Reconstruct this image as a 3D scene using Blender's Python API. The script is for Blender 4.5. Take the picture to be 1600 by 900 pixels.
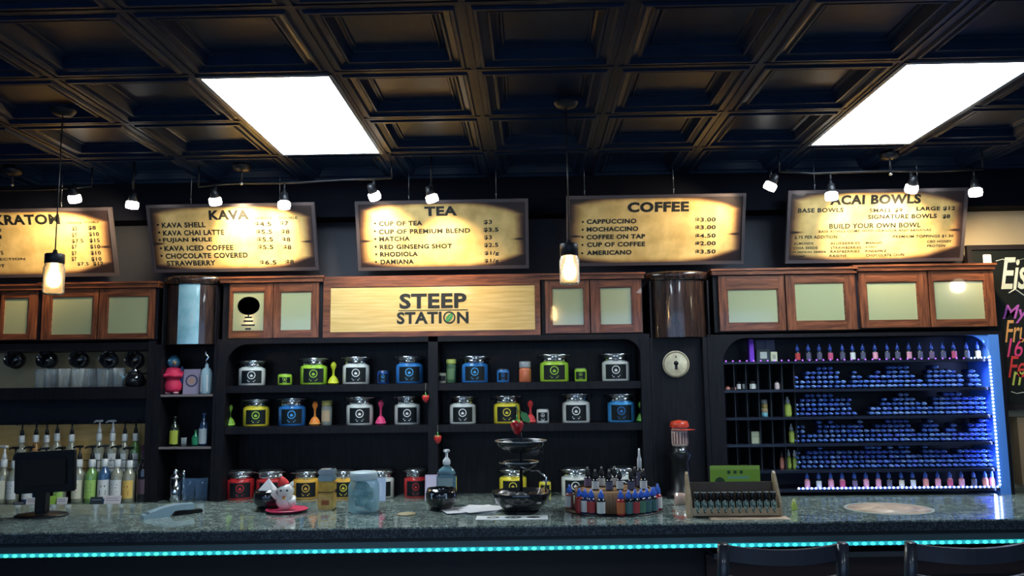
import bpy, bmesh, math, random
from mathutils import Vector, Matrix
for o in list(bpy.data.objects): bpy.data.objects.remove(o)
random.seed(7)
PI = math.pi
EYE = 1.62
# ---------------------------------------------------------------- camera
FPX, PITCH, YAW, ROLL = 1245.0, 0.11684, -0.02138, -0.01215
def cam_axes():
    cy, sy, cp, sp = math.cos(YAW), math.sin(YAW), math.cos(PITCH), math.sin(PITCH)
    f = Vector((sy*cp, cy*cp, sp)); r = Vector((cy, -sy, 0)); u = r.cross(f)
    cr, sr = math.cos(ROLL), math.sin(ROLL)
    return cr*r + sr*u, -sr*r + cr*u, f
CR, CU, CF = cam_axes()
cd = bpy.data.cameras.new('camera'); cam = bpy.data.objects.new('camera', cd)
bpy.context.scene.collection.objects.link(cam)
M3 = Matrix((CR, CU, -CF)).transposed()
cam.matrix_world = Matrix.Translation((0, 0, EYE)) @ M3.to_4x4()
cd.sensor_width = 36; cd.lens = 36*FPX/1600; cd.clip_start = .05; cd.clip_end = 100
bpy.context.scene.camera = cam
# ---------------------------------------------------------------- world + exposure
W = bpy.data.worlds.new('world'); bpy.context.scene.world = W; W.use_nodes = True
W.node_tree.nodes['Background'].inputs[0].default_value = (.10, .16, .28, 1)
W.node_tree.nodes['Background'].inputs[1].default_value = .25
vs = bpy.context.scene.view_settings
vs.view_transform = 'Standard'; vs.look = 'None'; vs.gamma = 1; vs.use_curve_mapping = False
vs.exposure = 0.2
PANEL_E = 20.0          # ceiling light panels
SPOT_W = 33.0          # track heads
PEND_W = 0.7           # pendant bulbs

# ---------------------------------------------------------------- measuring helpers
def ray(u, v):
    return CR*((u-800)/FPX) + CU*((450-v)/FPX) + CF
def at(u, v, Y):
    d = ray(u, v); d = d*(Y/d.y); return Vector((d.x, d.y, d.z+EYE))
def atz(u, v, Z):
    d = ray(u, v); d = d*((Z-EYE)/d.z); return Vector((d.x, d.y, d.z+EYE))
def xat(u, Y, Z):
    P = Vector((0, Y, Z-EYE))
    a = (u-800)/FPX
    # (P+x*e).CR = a*(P+x*e).CF
    return (a*P.dot(CF) - P.dot(CR))/(CR.x - a*CF.x)
def zat(v, Y, X=0):
    P = Vector((X, Y, 0)); a = (450-v)/FPX
    return (a*P.dot(CF) - P.dot(CU))/(CU.z - a*CF.z) + EYE
def ppm(Y): return FPX/Y

# ---------------------------------------------------------------- materials
MATS = {}
def mat(name, col, rough=.5, metal=0, emit=None, es=0, coat=0, trans=0, ior=1.45, alpha=1, spec=None):
    if name in MATS: return MATS[name]
    m = bpy.data.materials.new(name); m.use_nodes = True
    b = m.node_tree.nodes['Principled BSDF']
    b.inputs['Base Color'].default_value = (*col, 1)
    b.inputs['Roughness'].default_value = rough
    b.inputs['Metallic'].default_value = metal
    b.inputs['Coat Weight'].default_value = coat
    b.inputs['Transmission Weight'].default_value = trans
    b.inputs['IOR'].default_value = ior
    if spec is not None: b.inputs['Specular IOR Level'].default_value = spec
    if emit: b.inputs['Emission Color'].default_value = (*emit, 1); b.inputs['Emission Strength'].default_value = es
    MATS[name] = m; return m
def bsdf(m): return m.node_tree.nodes['Principled BSDF']
def noisy(m, c1, c2, scale=(1, 1, 1), nscale=8, detail=6, bump=0, lo=.35, hi=.65, dist=0, rvar=0):
    """procedural colour variation in object space"""
    nt = m.node_tree; N = nt.nodes; L = nt.links
    tc = N.new('ShaderNodeTexCoord'); mp = N.new('ShaderNodeMapping'); mp.inputs['Scale'].default_value = scale
    nz = N.new('ShaderNodeTexNoise'); nz.inputs['Scale'].default_value = nscale; nz.inputs['Detail'].default_value = detail
    nz.inputs['Distortion'].default_value = dist
    cr = N.new('ShaderNodeValToRGB'); cr.color_ramp.elements[0].position = lo; cr.color_ramp.elements[1].position = hi
    cr.color_ramp.elements[0].color = (*c1, 1); cr.color_ramp.elements[1].color = (*c2, 1)
    L.new(tc.outputs['Object'], mp.inputs[0]); L.new(mp.outputs[0], nz.inputs['Vector'])
    L.new(nz.outputs['Fac'], cr.inputs[0]); L.new(cr.outputs[0], bsdf(m).inputs['Base Color'])
    if bump:
        bp = N.new('ShaderNodeBump'); bp.inputs['Strength'].default_value = bump; bp.inputs['Distance'].default_value = .01
        L.new(nz.outputs['Fac'], bp.inputs['Height']); L.new(bp.outputs[0], bsdf(m).inputs['Normal'])
    return m
TIN = noisy(mat('pressed_ceiling_tile', (.02, .027, .045), .36, spec=.13), (.005, .0135, .036), (.008, .020, .050), nscale=5, bump=.04)
GRID = mat('ceiling_grid_paint', (.003, .012, .036), .40, spec=.12)
for q_ in (TIN, GRID): bsdf(q_).inputs['Specular Tint'].default_value = (.7, .85, 1, 1)
PANEL = mat('light_panel_diffuser', (.9, .95, 1), .5, emit=(.78, .92, 1.0), es=PANEL_E)
PFRAME = mat('light_panel_trim', (.12, .15, .2), .4)
DARKW = noisy(mat('near_black_stained_wood', (.007, .006, .009), .42, spec=.3), (.005, .005, .008), (.013, .011, .014), scale=(12, 12, 1.2), nscale=5)
RED = noisy(mat('red_brown_oak', (.16, .05, .022), .34, coat=.3), (.085, .026, .013), (.26, .085, .035), scale=(14, 14, 1.3), nscale=4, bump=.15, dist=.6)
REDH = noisy(mat('red_brown_oak_rail', (.16, .05, .022), .34, coat=.3), (.085, .026, .013), (.26, .085, .035), scale=(1.3, 14, 14), nscale=4, bump=.15, dist=.6)
WALL = noisy(mat('grey_wall_paint', (.05, .055, .07), .7), (.016, .020, .032), (.024, .028, .042), nscale=3)
SIDE = noisy(mat('blue_grey_side_wall', (.1, .12, .16), .8), (.10, .12, .17), (.13, .15, .20), nscale=3)
CREAM = noisy(mat('cream_spotlit_wall', (.6, .5, .33), .8), (.55, .46, .30), (.62, .53, .36), nscale=3)  # wall tone under the spotlight, put into the colour
BLACK = mat('black_plastic', (.006, .006, .008), .38)
BLACKM = mat('black_metal', (.012, .013, .017), .4, metal=.3)
CHROME = mat('chrome', (.75, .78, .82), .13, metal=1)
STEEL = mat('brushed_steel', (.45, .47, .5), .3, metal=1)
WHITE = mat('white_plastic', (.8, .8, .8), .35)
def glass(name, col, rough=.03):
    return mat(name, col, rough, trans=1, ior=1.2)
CLEAR = glass('clear_glass', (.93, .97, .98))
PANE = mat('cabinet_glass_painted_reflection', (.42, .44, .24), .13, spec=.5, coat=1.0, ior=1.8)  # cream of the room's reflection is put into the base colour
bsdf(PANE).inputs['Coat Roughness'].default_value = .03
GRAN = mat('speckled_granite', (.05, .07, .07), .09, coat=.4, spec=.6)
def granite(m):
    nt = m.node_tree; N = nt.nodes; L = nt.links
    tc = N.new('ShaderNodeTexCoord'); v = N.new('ShaderNodeTexVoronoi'); v.inputs['Scale'].default_value = 210
    nz = N.new('ShaderNodeTexNoise'); nz.inputs['Scale'].default_value = 28; nz.inputs['Detail'].default_value = 8
    mx = N.new('ShaderNodeMath'); mx.operation = 'MULTIPLY'
    cr = N.new('ShaderNodeValToRGB'); e = cr.color_ramp.elements
    e[0].position = .06; e[0].color = (.02, .03, .03, 1); e[1].position = .55; e[1].color = (.50, .58, .52, 1)
    k = e.new(.26); k.color = (.19, .25, .23, 1)
    L.new(tc.outputs['Object'], v.inputs['Vector']); L.new(tc.outputs['Object'], nz.inputs['Vector'])
    sp = N.new('ShaderNodeSeparateColor'); L.new(v.outputs['Color'], sp.inputs[0])
    L.new(sp.outputs[0], mx.inputs[0]); L.new(nz.outputs['Fac'], mx.inputs[1]); L.new(mx.outputs[0], cr.inputs[0])
    L.new(cr.outputs[0], bsdf(m).inputs['Base Color'])
granite(GRAN)

def thin_glass(name, col, rough=.05, lo=.06, hi=.75):
    m = bpy.data.materials.new(name); m.use_nodes = True; nt = m.node_tree; N = nt.nodes; L = nt.links
    b = N['Principled BSDF']; b.inputs['Base Color'].default_value = (*col, 1); b.inputs['Roughness'].default_value = rough
    tr = N.new('ShaderNodeBsdfTransparent'); mx = N.new('ShaderNodeMixShader'); lw = N.new('ShaderNodeLayerWeight'); lw.inputs[0].default_value = .35
    mr = N.new('ShaderNodeMapRange'); mr.inputs[3].default_value = lo; mr.inputs[4].default_value = hi
    L.new(lw.outputs['Facing'], mr.inputs[0]); L.new(mr.outputs[0], mx.inputs[0]); L.new(tr.outputs[0], mx.inputs[1]); L.new(b.outputs[0], mx.inputs[2])
    L.new(mx.outputs[0], N['Material Output'].inputs['Surface']); MATS[name] = m; return m
# ---------------------------------------------------------------- mesh builder
class MB:
    def __init__(s): s.v = []; s.f = []; s.m = []; s.sm = []
    def add(s, vs_, fs, mi=0, sm=False, M=None):
        b = len(s.v)
        for p in vs_: s.v.append(tuple(M @ Vector(p)) if M is not None else tuple(p))
        for f in fs: s.f.append(tuple(b+i for i in f)); s.m.append(mi); s.sm.append(sm)
        return s
    def box(s, x0, x1, y0, y1, z0, z1, mi=0, M=None, bev=0):
        if x0 > x1: x0, x1 = x1, x0
        if y0 > y1: y0, y1 = y1, y0
        if z0 > z1: z0, z1 = z1, z0
        if bev:
            bm = bmesh.new(); bmesh.ops.create_cube(bm, size=1)
            for q in bm.verts: q.co = Vector(((x0+x1)/2+q.co.x*(x1-x0), (y0+y1)/2+q.co.y*(y1-y0), (z0+z1)/2+q.co.z*(z1-z0)))
            bmesh.ops.bevel(bm, geom=bm.edges[:], offset=bev, segments=2, affect='EDGES')
            bm.verts.index_update()
            s.add([q.co[:] for q in bm.verts], [[q.index for q in f.verts] for f in bm.faces], mi, False, M); bm.free(); return s
        vs_ = [(x0,y0,z0),(x1,y0,z0),(x1,y1,z0),(x0,y1,z0),(x0,y0,z1),(x1,y0,z1),(x1,y1,z1),(x0,y1,z1)]
        return s.add(vs_, [(0,3,2,1),(4,5,6,7),(0,1,5,4),(1,2,6,5),(2,3,7,6),(3,0,4,7)], mi, False, M)
    def lathe(s, prof, c=(0,0,0), n=20, mi=0, a0=0, a1=2*PI, M=None, sm=True, close=True):
        """prof: list of (r,z); axis z"""
        full = abs(a1-a0-2*PI) < 1e-6; vs_ = []; fs = []
        k = n if full else n+1
        for r, z in prof:
            for i in range(k):
                a = a0+(a1-a0)*i/n; vs_.append((c[0]+r*math.cos(a), c[1]+r*math.sin(a), c[2]+z))
        for j in range(len(prof)-1):
            for i in range(n):
                i2 = (i+1) % k if full else i+1
                fs.append((j*k+i, j*k+i2, (j+1)*k+i2, (j+1)*k+i))
        s.add(vs_, fs, mi, sm, M)
        if full and close:
            b = len(s.v)-len(vs_)
            if prof[0][0] > 1e-5: s.f.append(tuple(b+i for i in reversed(range(k)))); s.m.append(mi); s.sm.append(False)
            if prof[-1][0] > 1e-5: s.f.append(tuple(b+(len(prof)-1)*k+i for i in range(k))); s.m.append(mi); s.sm.append(False)
        return s
    def ball(s, c, r, n=12, mi=0, sc=(1,1,1), M=None):
        pr = [(max(1e-6, math.sin(PI*j/(n//2+2))), -math.cos(PI*j/(n//2+2))) for j in range(n//2+3)]
        T = Matrix.Translation(c) @ Matrix.Diagonal((r*sc[0], r*sc[1], r*sc[2], 1))
        if M is not None: T = M @ T
        return s.lathe(pr, n=n, mi=mi, M=T, close=False)
    def tube(s, pts, r, n=8, mi=0, M=None, cap=True):
        pts = [Vector(p) for p in pts]; vs_ = []; fs = []
        rs = r if isinstance(r, (list, tuple)) else [r]*len(pts)
        prev = None
        for i, p in enumerate(pts):
            t = (pts[min(i+1, len(pts)-1)]-pts[max(i-1, 0)]).normalized()
            a = prev if prev else (Vector((0,0,1)) if abs(t.z) < .9 else Vector((1,0,0)))
            x = (a - t*a.dot(t)).normalized(); y = t.cross(x); prev = x
            for k in range(n):
                q = 2*PI*k/n; vs_.append(tuple(p + (x*math.cos(q)+y*math.sin(q))*rs[i]))
        for i in range(len(pts)-1):
            for k in range(n):
                fs.append((i*n+k, i*n+(k+1) % n, (i+1)*n+(k+1) % n, (i+1)*n+k))
        if cap: fs += [tuple(reversed(range(n))), tuple((len(pts)-1)*n+k for k in range(n))]
        return s.add(vs_, fs, mi, True, M)
    def poly(s, pts, d, mi=0, M=None):
        """extrude an xz outline (list of (x,z), counter-clockwise seen from -y) along +y by d"""
        n = len(pts); vs_ = [(x, 0, z) for x, z in pts]+[(x, d, z) for x, z in pts]
        fs = [tuple(range(n)), tuple(reversed(range(n, 2*n)))]+[(i, i+n, (i+1) % n+n, (i+1) % n) for i in range(n)]
        return s.add(vs_, fs, mi, False, M)
    def mesh(s, name, mats):
        me = bpy.data.meshes.new(name); me.from_pydata(s.v, [], s.f)
        for q in (mats if isinstance(mats, (list, tuple)) else [mats]): me.materials.append(q)
        me.polygons.foreach_set('material_index', s.m); me.polygons.foreach_set('use_smooth', s.sm)
        me.update(); return me
    def build(s, name, mats, parent=None, loc=(0,0,0), rot=None, label=None, kind=None):
        return place(name, s.mesh(name, mats), parent, loc, rot, label, kind)
COL = bpy.context.scene.collection
def place(name, me, parent=None, loc=(0,0,0), rot=None, label=None, kind=None):
    o = bpy.data.objects.new(name, me); COL.objects.link(o); o.location = loc
    if rot: o.rotation_euler = rot
    if parent: o.parent = parent
    if label: o['label'] = label
    if kind: o['kind'] = kind
    return o
def tag(o, label=None, cat=None, group=None, kind=None):
    if label: o['label'] = label
    if cat: o['category'] = cat
    if group: o['group'] = group
    if kind: o['kind'] = kind
    return o
def thing(name, label, cat, loc=(0,0,0), rz=0, group=None):
    o = bpy.data.objects.new(name, None); COL.objects.link(o); o.empty_display_size = .05
    o.location = loc; o.rotation_euler = (0, 0, rz)
    return tag(o, label, cat, group)
KIDS = {}
def copy_tree(o, loc, rz, label, group=None):
    c = o.copy(); COL.objects.link(c); c.location = loc; c.rotation_euler = (0, 0, rz); c['label'] = label
    if group: c['group'] = group
    def rec(a, b):
        for ch in list(a.children):
            if ch.parent is not a: continue
            d = ch.copy(); COL.objects.link(d); d.parent = b; rec(ch, d)
    rec(o, c); return c
TEXTC = {}
def text_geo(body, bold=.02, space=1.0, shear=0):
    key = (body, bold, space, shear)
    if key in TEXTC: return TEXTC[key]
    cu = bpy.data.curves.new('t', 'FONT'); cu.body = body; cu.size = 1; cu.offset = bold; cu.space_character = space
    cu.shear = shear; cu.resolution_u = 3
    o = bpy.data.objects.new('t', cu); COL.objects.link(o)
    dg = bpy.context.evaluated_depsgraph_get(); me = bpy.data.meshes.new_from_object(o.evaluated_get(dg))
    vs_ = [v.co.copy() for v in me.vertices]; fs = [tuple(p.vertices) for p in me.polygons]
    bpy.data.objects.remove(o); bpy.data.meshes.remove(me); bpy.data.curves.remove(cu)
    TEXTC[key] = (vs_, fs); return vs_, fs
def text_into(mb, body, x, z, w, h, y=0, mi=0, bold=.02, space=1.05, shear=0, M=None, arc=None):
    """fit text into the box x..x+w, z..z+h on a plane facing -y"""
    vs_, fs = text_geo(body, bold, space, shear)
    if not vs_: return
    x0 = min(v.x for v in vs_); x1 = max(v.x for v in vs_); y0 = min(v.y for v in vs_); y1 = max(v.y for v in vs_)
    sx = w/(x1-x0); sz = h/(y1-y0)
    mb.add([(x+(v.x-x0)*sx, y, z+(v.y-y0)*sz) for v in vs_], fs, mi, False, M)

# ================================================================ STRUCTURE
CEIL = EYE+1.335; T = .61; GX, GY = -.2223, 3.2903
XL, XR, YF, YB = GX-8*T, GX+8*T, GY-11*T, 5.30
FLOORM = noisy(mat('dark_floor', (.05, .04, .035), .35), (.13, .15, .18), (.19, .20, .23), nscale=2)
def st(name, mb, m, parent=None): return mb.build(name, m, parent, kind='structure')
st('floor', MB().box(XL, XR, YF, YB, -.06, 0), FLOORM)
ceiling = st('ceiling', MB().box(XL, XR, YF, YB, CEIL+.12, CEIL+.18), GRID)
st('wall_back', MB().box(XL-.1, XR+.1, YB, YB+.1, 0, CEIL+.18), WALL)
st('wall_left', MB().box(XL-.1, XL, YF, YB, 0, CEIL+.18), SIDE)
st('wall_right', MB().box(XR, XR+.1, YF, YB, 0, CEIL+.18), SIDE)
wf = MB(); WX0, WX1, WZ0, WZ1 = XL+.5, XR-.5, EYE-.35, EYE+1.12
wf.box(XL-.1, XR+.1, YF-.1, YF, 0, WZ0).box(XL-.1, XR+.1, YF-.1, YF, WZ1, CEIL+.18).box(XL-.1, WX0, YF-.1, YF, WZ0, WZ1).box(WX1, XR+.1, YF-.1, YF, WZ0, WZ1)
st('wall_front', wf, SIDE)
wn = st('added_fill_window', MB().box(WX0, WX1, YF-.09, YF-.08, WZ0, WZ1), mat('added_window_glow', (.5, .5, .45), .3, emit=(.30, .55, 1), es=1.5))  # unseen glowing window, added for pane reflections and blue ceiling fill
for k in range(7):
    x = WX0+(WX1-WX0)*k/6; MB().box(x-.03, x+.03, YF-.07, YF+.0, WZ0, WZ1).build('added_mullion', GRID, wn, kind='structure')  # bars across the added window
st('trim_1', MB().box(XL, XR, GY+3*T, YB, zat(322, GY+3*T, 3), CEIL+.1), mat('bulkhead_paint', (.003, .004, .009), .8, spec=.1))
# pressed tiles, each its own piece
def tile_mesh():
    mb = MB(); rings = [(.012, .0), (.030, .0), (.036, -.010), (.048, -.010), (.056, .004), (.078, .010), (.086, .003), (.094, .003), (.112, .040), (.122, .046), (.128, .040), (.134, .040), (.140, .048)]
    vs_ = []; fs = []
    for i, z in rings: a = T/2-i; vs_ += [(-a,-a,z),(a,-a,z),(a,a,z),(-a,a,z)]
    for k in range(len(rings)-1):
        for j in range(4):
            j2 = (j+1) % 4; fs.append((4*k+j, 4*k+4+j, 4*k+4+j2, 4*k+j2))
    k = len(rings)-1; fs.append((4*k, 4*k+3, 4*k+2, 4*k+1))
    return mb.add(vs_, fs).mesh('ceiling_tile', TIN)
TM = tile_mesh()
panels = [(-2, 0), (3, 0), (-2, -9), (3, -9)]  # rear pair is unseen, added to light the front wall
pan_cells = {(i, j+k) for i, j in panels for k in (0, 1)}
for i in range(-8, 8):
    for j in range(-11, 3):
        if (i, j) in pan_cells: continue
        place('ceiling_tile', TM, ceiling, (GX+(i+.5)*T, GY+(j+.5)*T, CEIL))
def bar_mesh(L, ax):
    mb = MB()
    if ax == 'y': mb.box(-.012, .012, 0, L, -.004, .004).box(-.004, .004, 0, L, .004, .03)
    else: mb.box(0, L, -.012, .012, -.0045, .0035).box(0, L, -.004, .004, .0035, .03)
    return mb.mesh('grid_bar', GRID)
by, bx_ = bar_mesh(14*T, 'y'), bar_mesh(16*T, 'x')
for i in range(-8, 9): place('grid_bar', by, ceiling, (GX+i*T, YF, CEIL))
for j in range(-11, 4): place('grid_bar', bx_, ceiling, (XL, GY+j*T, CEIL))
PL = {(-2,0): 'bright white ceiling light panel above the second menu sign', (3,0): 'bright white ceiling light panel near the upper right corner, above the blue-lit shelves',
      (-2,-5): 'left ceiling light panel just behind the viewer', (3,-5): 'right ceiling light panel just behind the viewer',
      (-2,-9): 'added unseen left ceiling light panel by the front wall', (3,-9): 'added unseen right ceiling light panel by the front wall'}
for (i, j) in panels:
    t = thing('ceiling_light_panel', PL[(i, j)], 'ceiling light', (GX+(i+.5)*T, GY+(j+1)*T, CEIL), group='ceiling light panels')
    hx, hy = T/2-.006, T-.006
    MB().box(-hx+.02, hx-.02, -hy+.02, hy-.02, -.007, .002).build('diffuser', PANEL, t)
    f = MB()
    for s in (-1, 1): f.box(s*hx, s*(hx-.02), -hy, hy, -.009, .014); f.box(-hx, hx, s*hy, s*(hy-.02), -.0091, .0139)
    f.build('frame', PFRAME, t)
# ================================================================ BACK BAR JOINERY
YC = 5.0      # front plane of cabinets and shelf posts
YW = 5.29
def hbox(mb, u0, u1, v0, v1, y0, y1, mi=0, Y=YC, um=None):
    """box whose front face spans the measured extents, measured on plane Y"""
    um = um or (u0+u1)/2
    zt = at(um, v0, Y).z; zb = at(um, v1, Y).z; zm = (zt+zb)/2
    return mb.box(xat(u0, Y, zm), xat(u1, Y, zm), y0, y1, zb, zt, mi)
Z_UPB, Z_UPT = EYE+.287, EYE+.675        # upper cabinets
ZS1, ZS2 = at(510, 601, 5.06).z, at(430, 666, 5.06).z
ZBC = EYE-.715                            # back counter top
ZBAR = EYE-.535
def X(u, z=EYE): return xat(u, YC, z)
def shelf(mb, x0, x1, z, th=.045, y0=YC+.012, y1=YW-.02): mb.box(x0, x1, y0, y1, z-th, z)
def fillet(mb, x, z, r, sx, y0, y1, n=8):
    """concave corner bracket in the top corner (x,z), opening towards sx"""
    pts = [(x, z), (x, z-r)]
    for k in range(1, n+1):
        a = PI/2*k/n; pts.append((x+sx*(r-r*math.cos(a)), z-r+r*math.sin(a)))
    if sx > 0: pass
    else: pts = list(reversed(pts))
    mb.poly([(p[0], p[1]) for p in pts], y1-y0, M=Matrix.Translation((0, y0, 0)))
# --- centre shelving
ZH = at(500, 536, YC).z
c = thing('shelving_unit', 'wide black shelving unit full of tea jars under the wood sign', 'shelves', (X(680), YC, ZBC))
ox, oz = c.location.x, c.location.z
def P(mb, name, m, par, label=None, kind=None):   # parts written in world coordinates, re-based on their thing
    L = par
    while L.parent: L = L.parent
    lx, ly, lz = L.location
    mb.v = [(a-lx, b-ly, d-lz) for a, b, d in mb.v]
    return mb.build(name, m, par, label=label, kind=kind)
xs = [(X(338), X(352)), (X(669), X(684)), (X(1002), X(1017))]
for a, b in xs: P(MB().box(a, b, YC, YW, ZBC, Z_UPB), 'post', DARKW, c)
P(MB().box(xs[0][1], xs[2][0], YC, YW, ZH, Z_UPB), 'header', DARKW, c)
for a, b in ((xs[0][1], xs[1][0]), (xs[1][1], xs[2][0])):
    m_ = MB(); m_.box(a, b, YC+.012, YW-.02, ZS1-.045, ZS1); P(m_, 'shelf', DARKW, c)
    m_ = MB(); m_.box(a, b, YC+.012, YW-.02, ZS2-.045, ZS2); P(m_, 'shelf', DARKW, c)
    P(MB().box(a, b, YW-.02, YW-.005, ZBC, ZH), 'back_panel', DARKW, c)
m_ = MB(); fillet(m_, xs[0][1], ZH, .14, 1, YC+.002, YC+.02); P(m_, 'corner_bracket', DARKW, c)
m_ = MB(); fillet(m_, xs[2][0], ZH, .10, -1, YC+.002, YC+.02); P(m_, 'corner_bracket', DARKW, c)
# --- upper cabinets
def cabinet(u0, u1, vtop, vbot, doors, label, extra=None):
    zt = at((u0+u1)/2, vtop, YC).z; zb = at((u0+u1)/2, vbot, YC).z
    x0, x1 = X(u0, zb), X(u1, zb)
    t = thing('wall_cabinet', label, 'cabinet', ((x0+x1)/2, YC, zb), group='glazed upper cabinets')
    b = MB().box(x0, x1, YC+.021, YW, zb, zt-.03)
    P(b, 'body', DARKW, t)
    P(MB().box(x0-.01, x1+.01, YC-.015, YW, zt-.03, zt-.004).box(x0-.018, x1+.018, YC-.025, YW, zt-.004, zt+.008), 'crown_moulding', REDH, t)
    for (d0, d1, p0, p1, q0, q1) in doors:
        zm = at((p0+p1)/2, (q0+q1)/2, YC).z
        a, b_ = xat(d0, YC, zm), xat(d1, YC, zm); e, f = xat(p0, YC, zm), xat(p1, YC, zm)
        qt, qb = at((p0+p1)/2, q0, YC).z, at((p0+p1)/2, q1, YC).z
        lo, hi = zb+.008, zt-.034
        d = MB(); d.box(a, e, YC, YC+.02, lo, hi); d.box(f, b_, YC, YC+.02, lo, hi)
        d.box(e, f, YC+.0005, YC+.0195, lo, qb, 1); d.box(e, f, YC+.0005, YC+.0195, qt, hi, 1)
        # inner bead
        for (g0, g1, h0, h1) in ((e, e+.006, qb, qt), (f-.006, f, qb, qt), (e, f, qb, qb+.006), (e, f, qt-.006, qt)): d.box(g0, g1, YC+.004, YC+.016, h0, h1, 1)
        dd = P(d, 'door', [RED, REDH], t)
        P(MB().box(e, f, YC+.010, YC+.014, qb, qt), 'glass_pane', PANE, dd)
        if extra and extra == (p0, p1):
            lg = MB(); cx_, cz_ = (e+f)/2, qt-(qt-qb)*.36
            lg.lathe([(1e-5, 0), (.062, 0)], n=28, M=Matrix.Translation((cx_, YC+.009, cz_)) @ Matrix.Rotation(PI/2, 4, 'X') @ Matrix.Diagonal((1.15, .95, 1, 1)), sm=False)
            for k, (w_, h_) in enumerate(((.045, .014), (.06, .015), (.085, .013), (.036, .014))):
                z_ = qb+(qt-qb)*(.33-.095*k); lg.box(cx_-w_/2, cx_+w_/2, YC+.008, YC+.0095, z_, z_+h_*.8)
            lg.box(cx_-.004, cx_+.004, YC+.008, YC+.0095, cz_-.075, cz_-.05)
            P(lg, 'printed_emblem', mat('emblem_ink', (.01, .02, .025), .6), dd)
    return t
cabinet(-62, 60, 447, 533, [(-60, -3, -45, -12, 466, 523), (0, 56, 4, 44, 465, 523)], 'upper cabinet with glass doors at the far left edge, above the hanging mugs')
cabinet(62, 243, 443, 532, [(65, 152, 79, 145, 463, 524), (154, 240, 167, 232, 462, 522)], 'two-door glass upper cabinet above the drinking glasses, behind the left pendant')
cabinet(345, 502, 434, 530, [(358, 426, 362, 413, 455, 518), (427, 498, 437, 487, 455, 517)], 'two-door upper cabinet with a dark oval emblem on its left pane', extra=(362, 413))
cabinet(847, 1006, 429, 522, [(852, 921, 862, 913, 449, 509), (923, 1003, 937, 988, 448, 508)], 'two-door upper cabinet right of the wood sign, behind the right pendant')
cabinet(1118, 1340, 421, 518, [(1124, 1227, 1137, 1217, 451, 505), (1229, 1338, 1242, 1321, 441, 502)], 'two-door upper cabinet over the left half of the blue-lit shelves')
cabinet(1341, 1558, 415, 513, [(1344, 1451, 1355, 1435, 440, 501), (1453, 1555, 1460, 1540, 438, 500)], 'two-door upper cabinet over the right half of the blue-lit shelves, beside the chalkboard')
# --- wood shop sign
z0, z1 = Z_UPB+.002, at(675, 430, YC).z
sg = thing('shop_sign', 'golden wood sign with black lettering and a green leaf, centre of the back bar', 'sign', (X(676, z0), YC, z0))
P(MB().box(X(503), X(846), YC+.012, YW, z0, z1), 'frame', [REDH], sg)
P(MB().box(X(503), X(514), YC, YC+.012, z0, z1).box(X(838), X(846), YC, YC+.012, z0, z1).box(X(514), X(838), YC, YC+.012, at(676, 447, YC).z, z1).box(X(514), X(838), YC, YC+.012, z0, at(676, 517, YC).z), 'moulding', REDH, sg)
GOLD = noisy(mat('golden_birch_board', (.72, .46, .15), .45, coat=.15), (.66, .42, .13), (.80, .56, .22), scale=(1, 10, 16), nscale=4, bump=.05)
bz0, bz1 = at(676, 517, YC).z, at(676, 448, YC).z
P(MB().box(X(514.5), X(837.5), YC+.003, YC+.012, bz0, bz1), 'board', GOLD, sg)
INK = mat('black_lettering', (.012, .013, .012), .5)
def px_text(mb, s, u0, u1, vt, vb, Y, y, mi=0, **k):
    a = at(u0, (vt+vb)/2, Y); b = at(u1, (vt+vb)/2, Y); um = (u0+u1)/2
    zt, zb = at(um, vt, Y).z, at(um, vb, Y).z
    text_into(mb, s, a.x, zb, b.x-a.x, zt-zb, y, mi, **k)
lt = MB(); px_text(lt, 'STEEP', 624, 729, 458, 482, YC, YC+.0015, bold=.035, space=1.05)
P(lt, 'lettering', INK, sg); lt = MB(); px_text(lt, 'STATI', 620, 690, 487, 506, YC, YC+.0015, bold=.035, space=1.05)
P(lt, 'lettering', INK, sg); lt = MB(); px_text(lt, 'N', 714, 732, 487, 505, YC, YC+.0015, bold=.035)
P(lt, 'lettering', INK, sg); lt = MB().box(at(622, 484, YC).x, at(731, 484, YC).x, YC+.001, YC+.0025, at(676, 485, YC).z, at(676, 484, YC).z)
P(lt, 'underline', INK, sg); lt = MB(); cO = at(702, 496, YC); RX = Matrix.Rotation(PI/2, 4, 'X')
lt.lathe([(.030, 0), (.039, 0)], n=28, M=Matrix.Translation((cO.x, YC+.0015, cO.z)) @ RX, sm=False, close=False)
P(lt, 'lettering', INK, sg)
lf = MB(); pts = []
for k in range(17):
    a = PI*k/16; pts.append((-.03*math.cos(a), .016*math.sin(a)))
pts += [(-x, -z) for x, z in pts[1:-1]]
lf.poly(list(reversed(pts)), .002, M=Matrix.Translation((cO.x, YC+.0008, cO.z)) @ Matrix.Rotation(-.9, 4, 'Y'))
P(lf, 'leaf_emblem', mat('leaf_green', (.04, .30, .09), .5), sg)
lf2 = MB().box(-.02, .02, -.001, 0, -.001, .001, M=Matrix.Translation((cO.x, YC+.0008, cO.z)) @ Matrix.Rotation(-.9, 4, 'Y')); P(lf2, 'leaf_vein', GOLD, sg)
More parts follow.
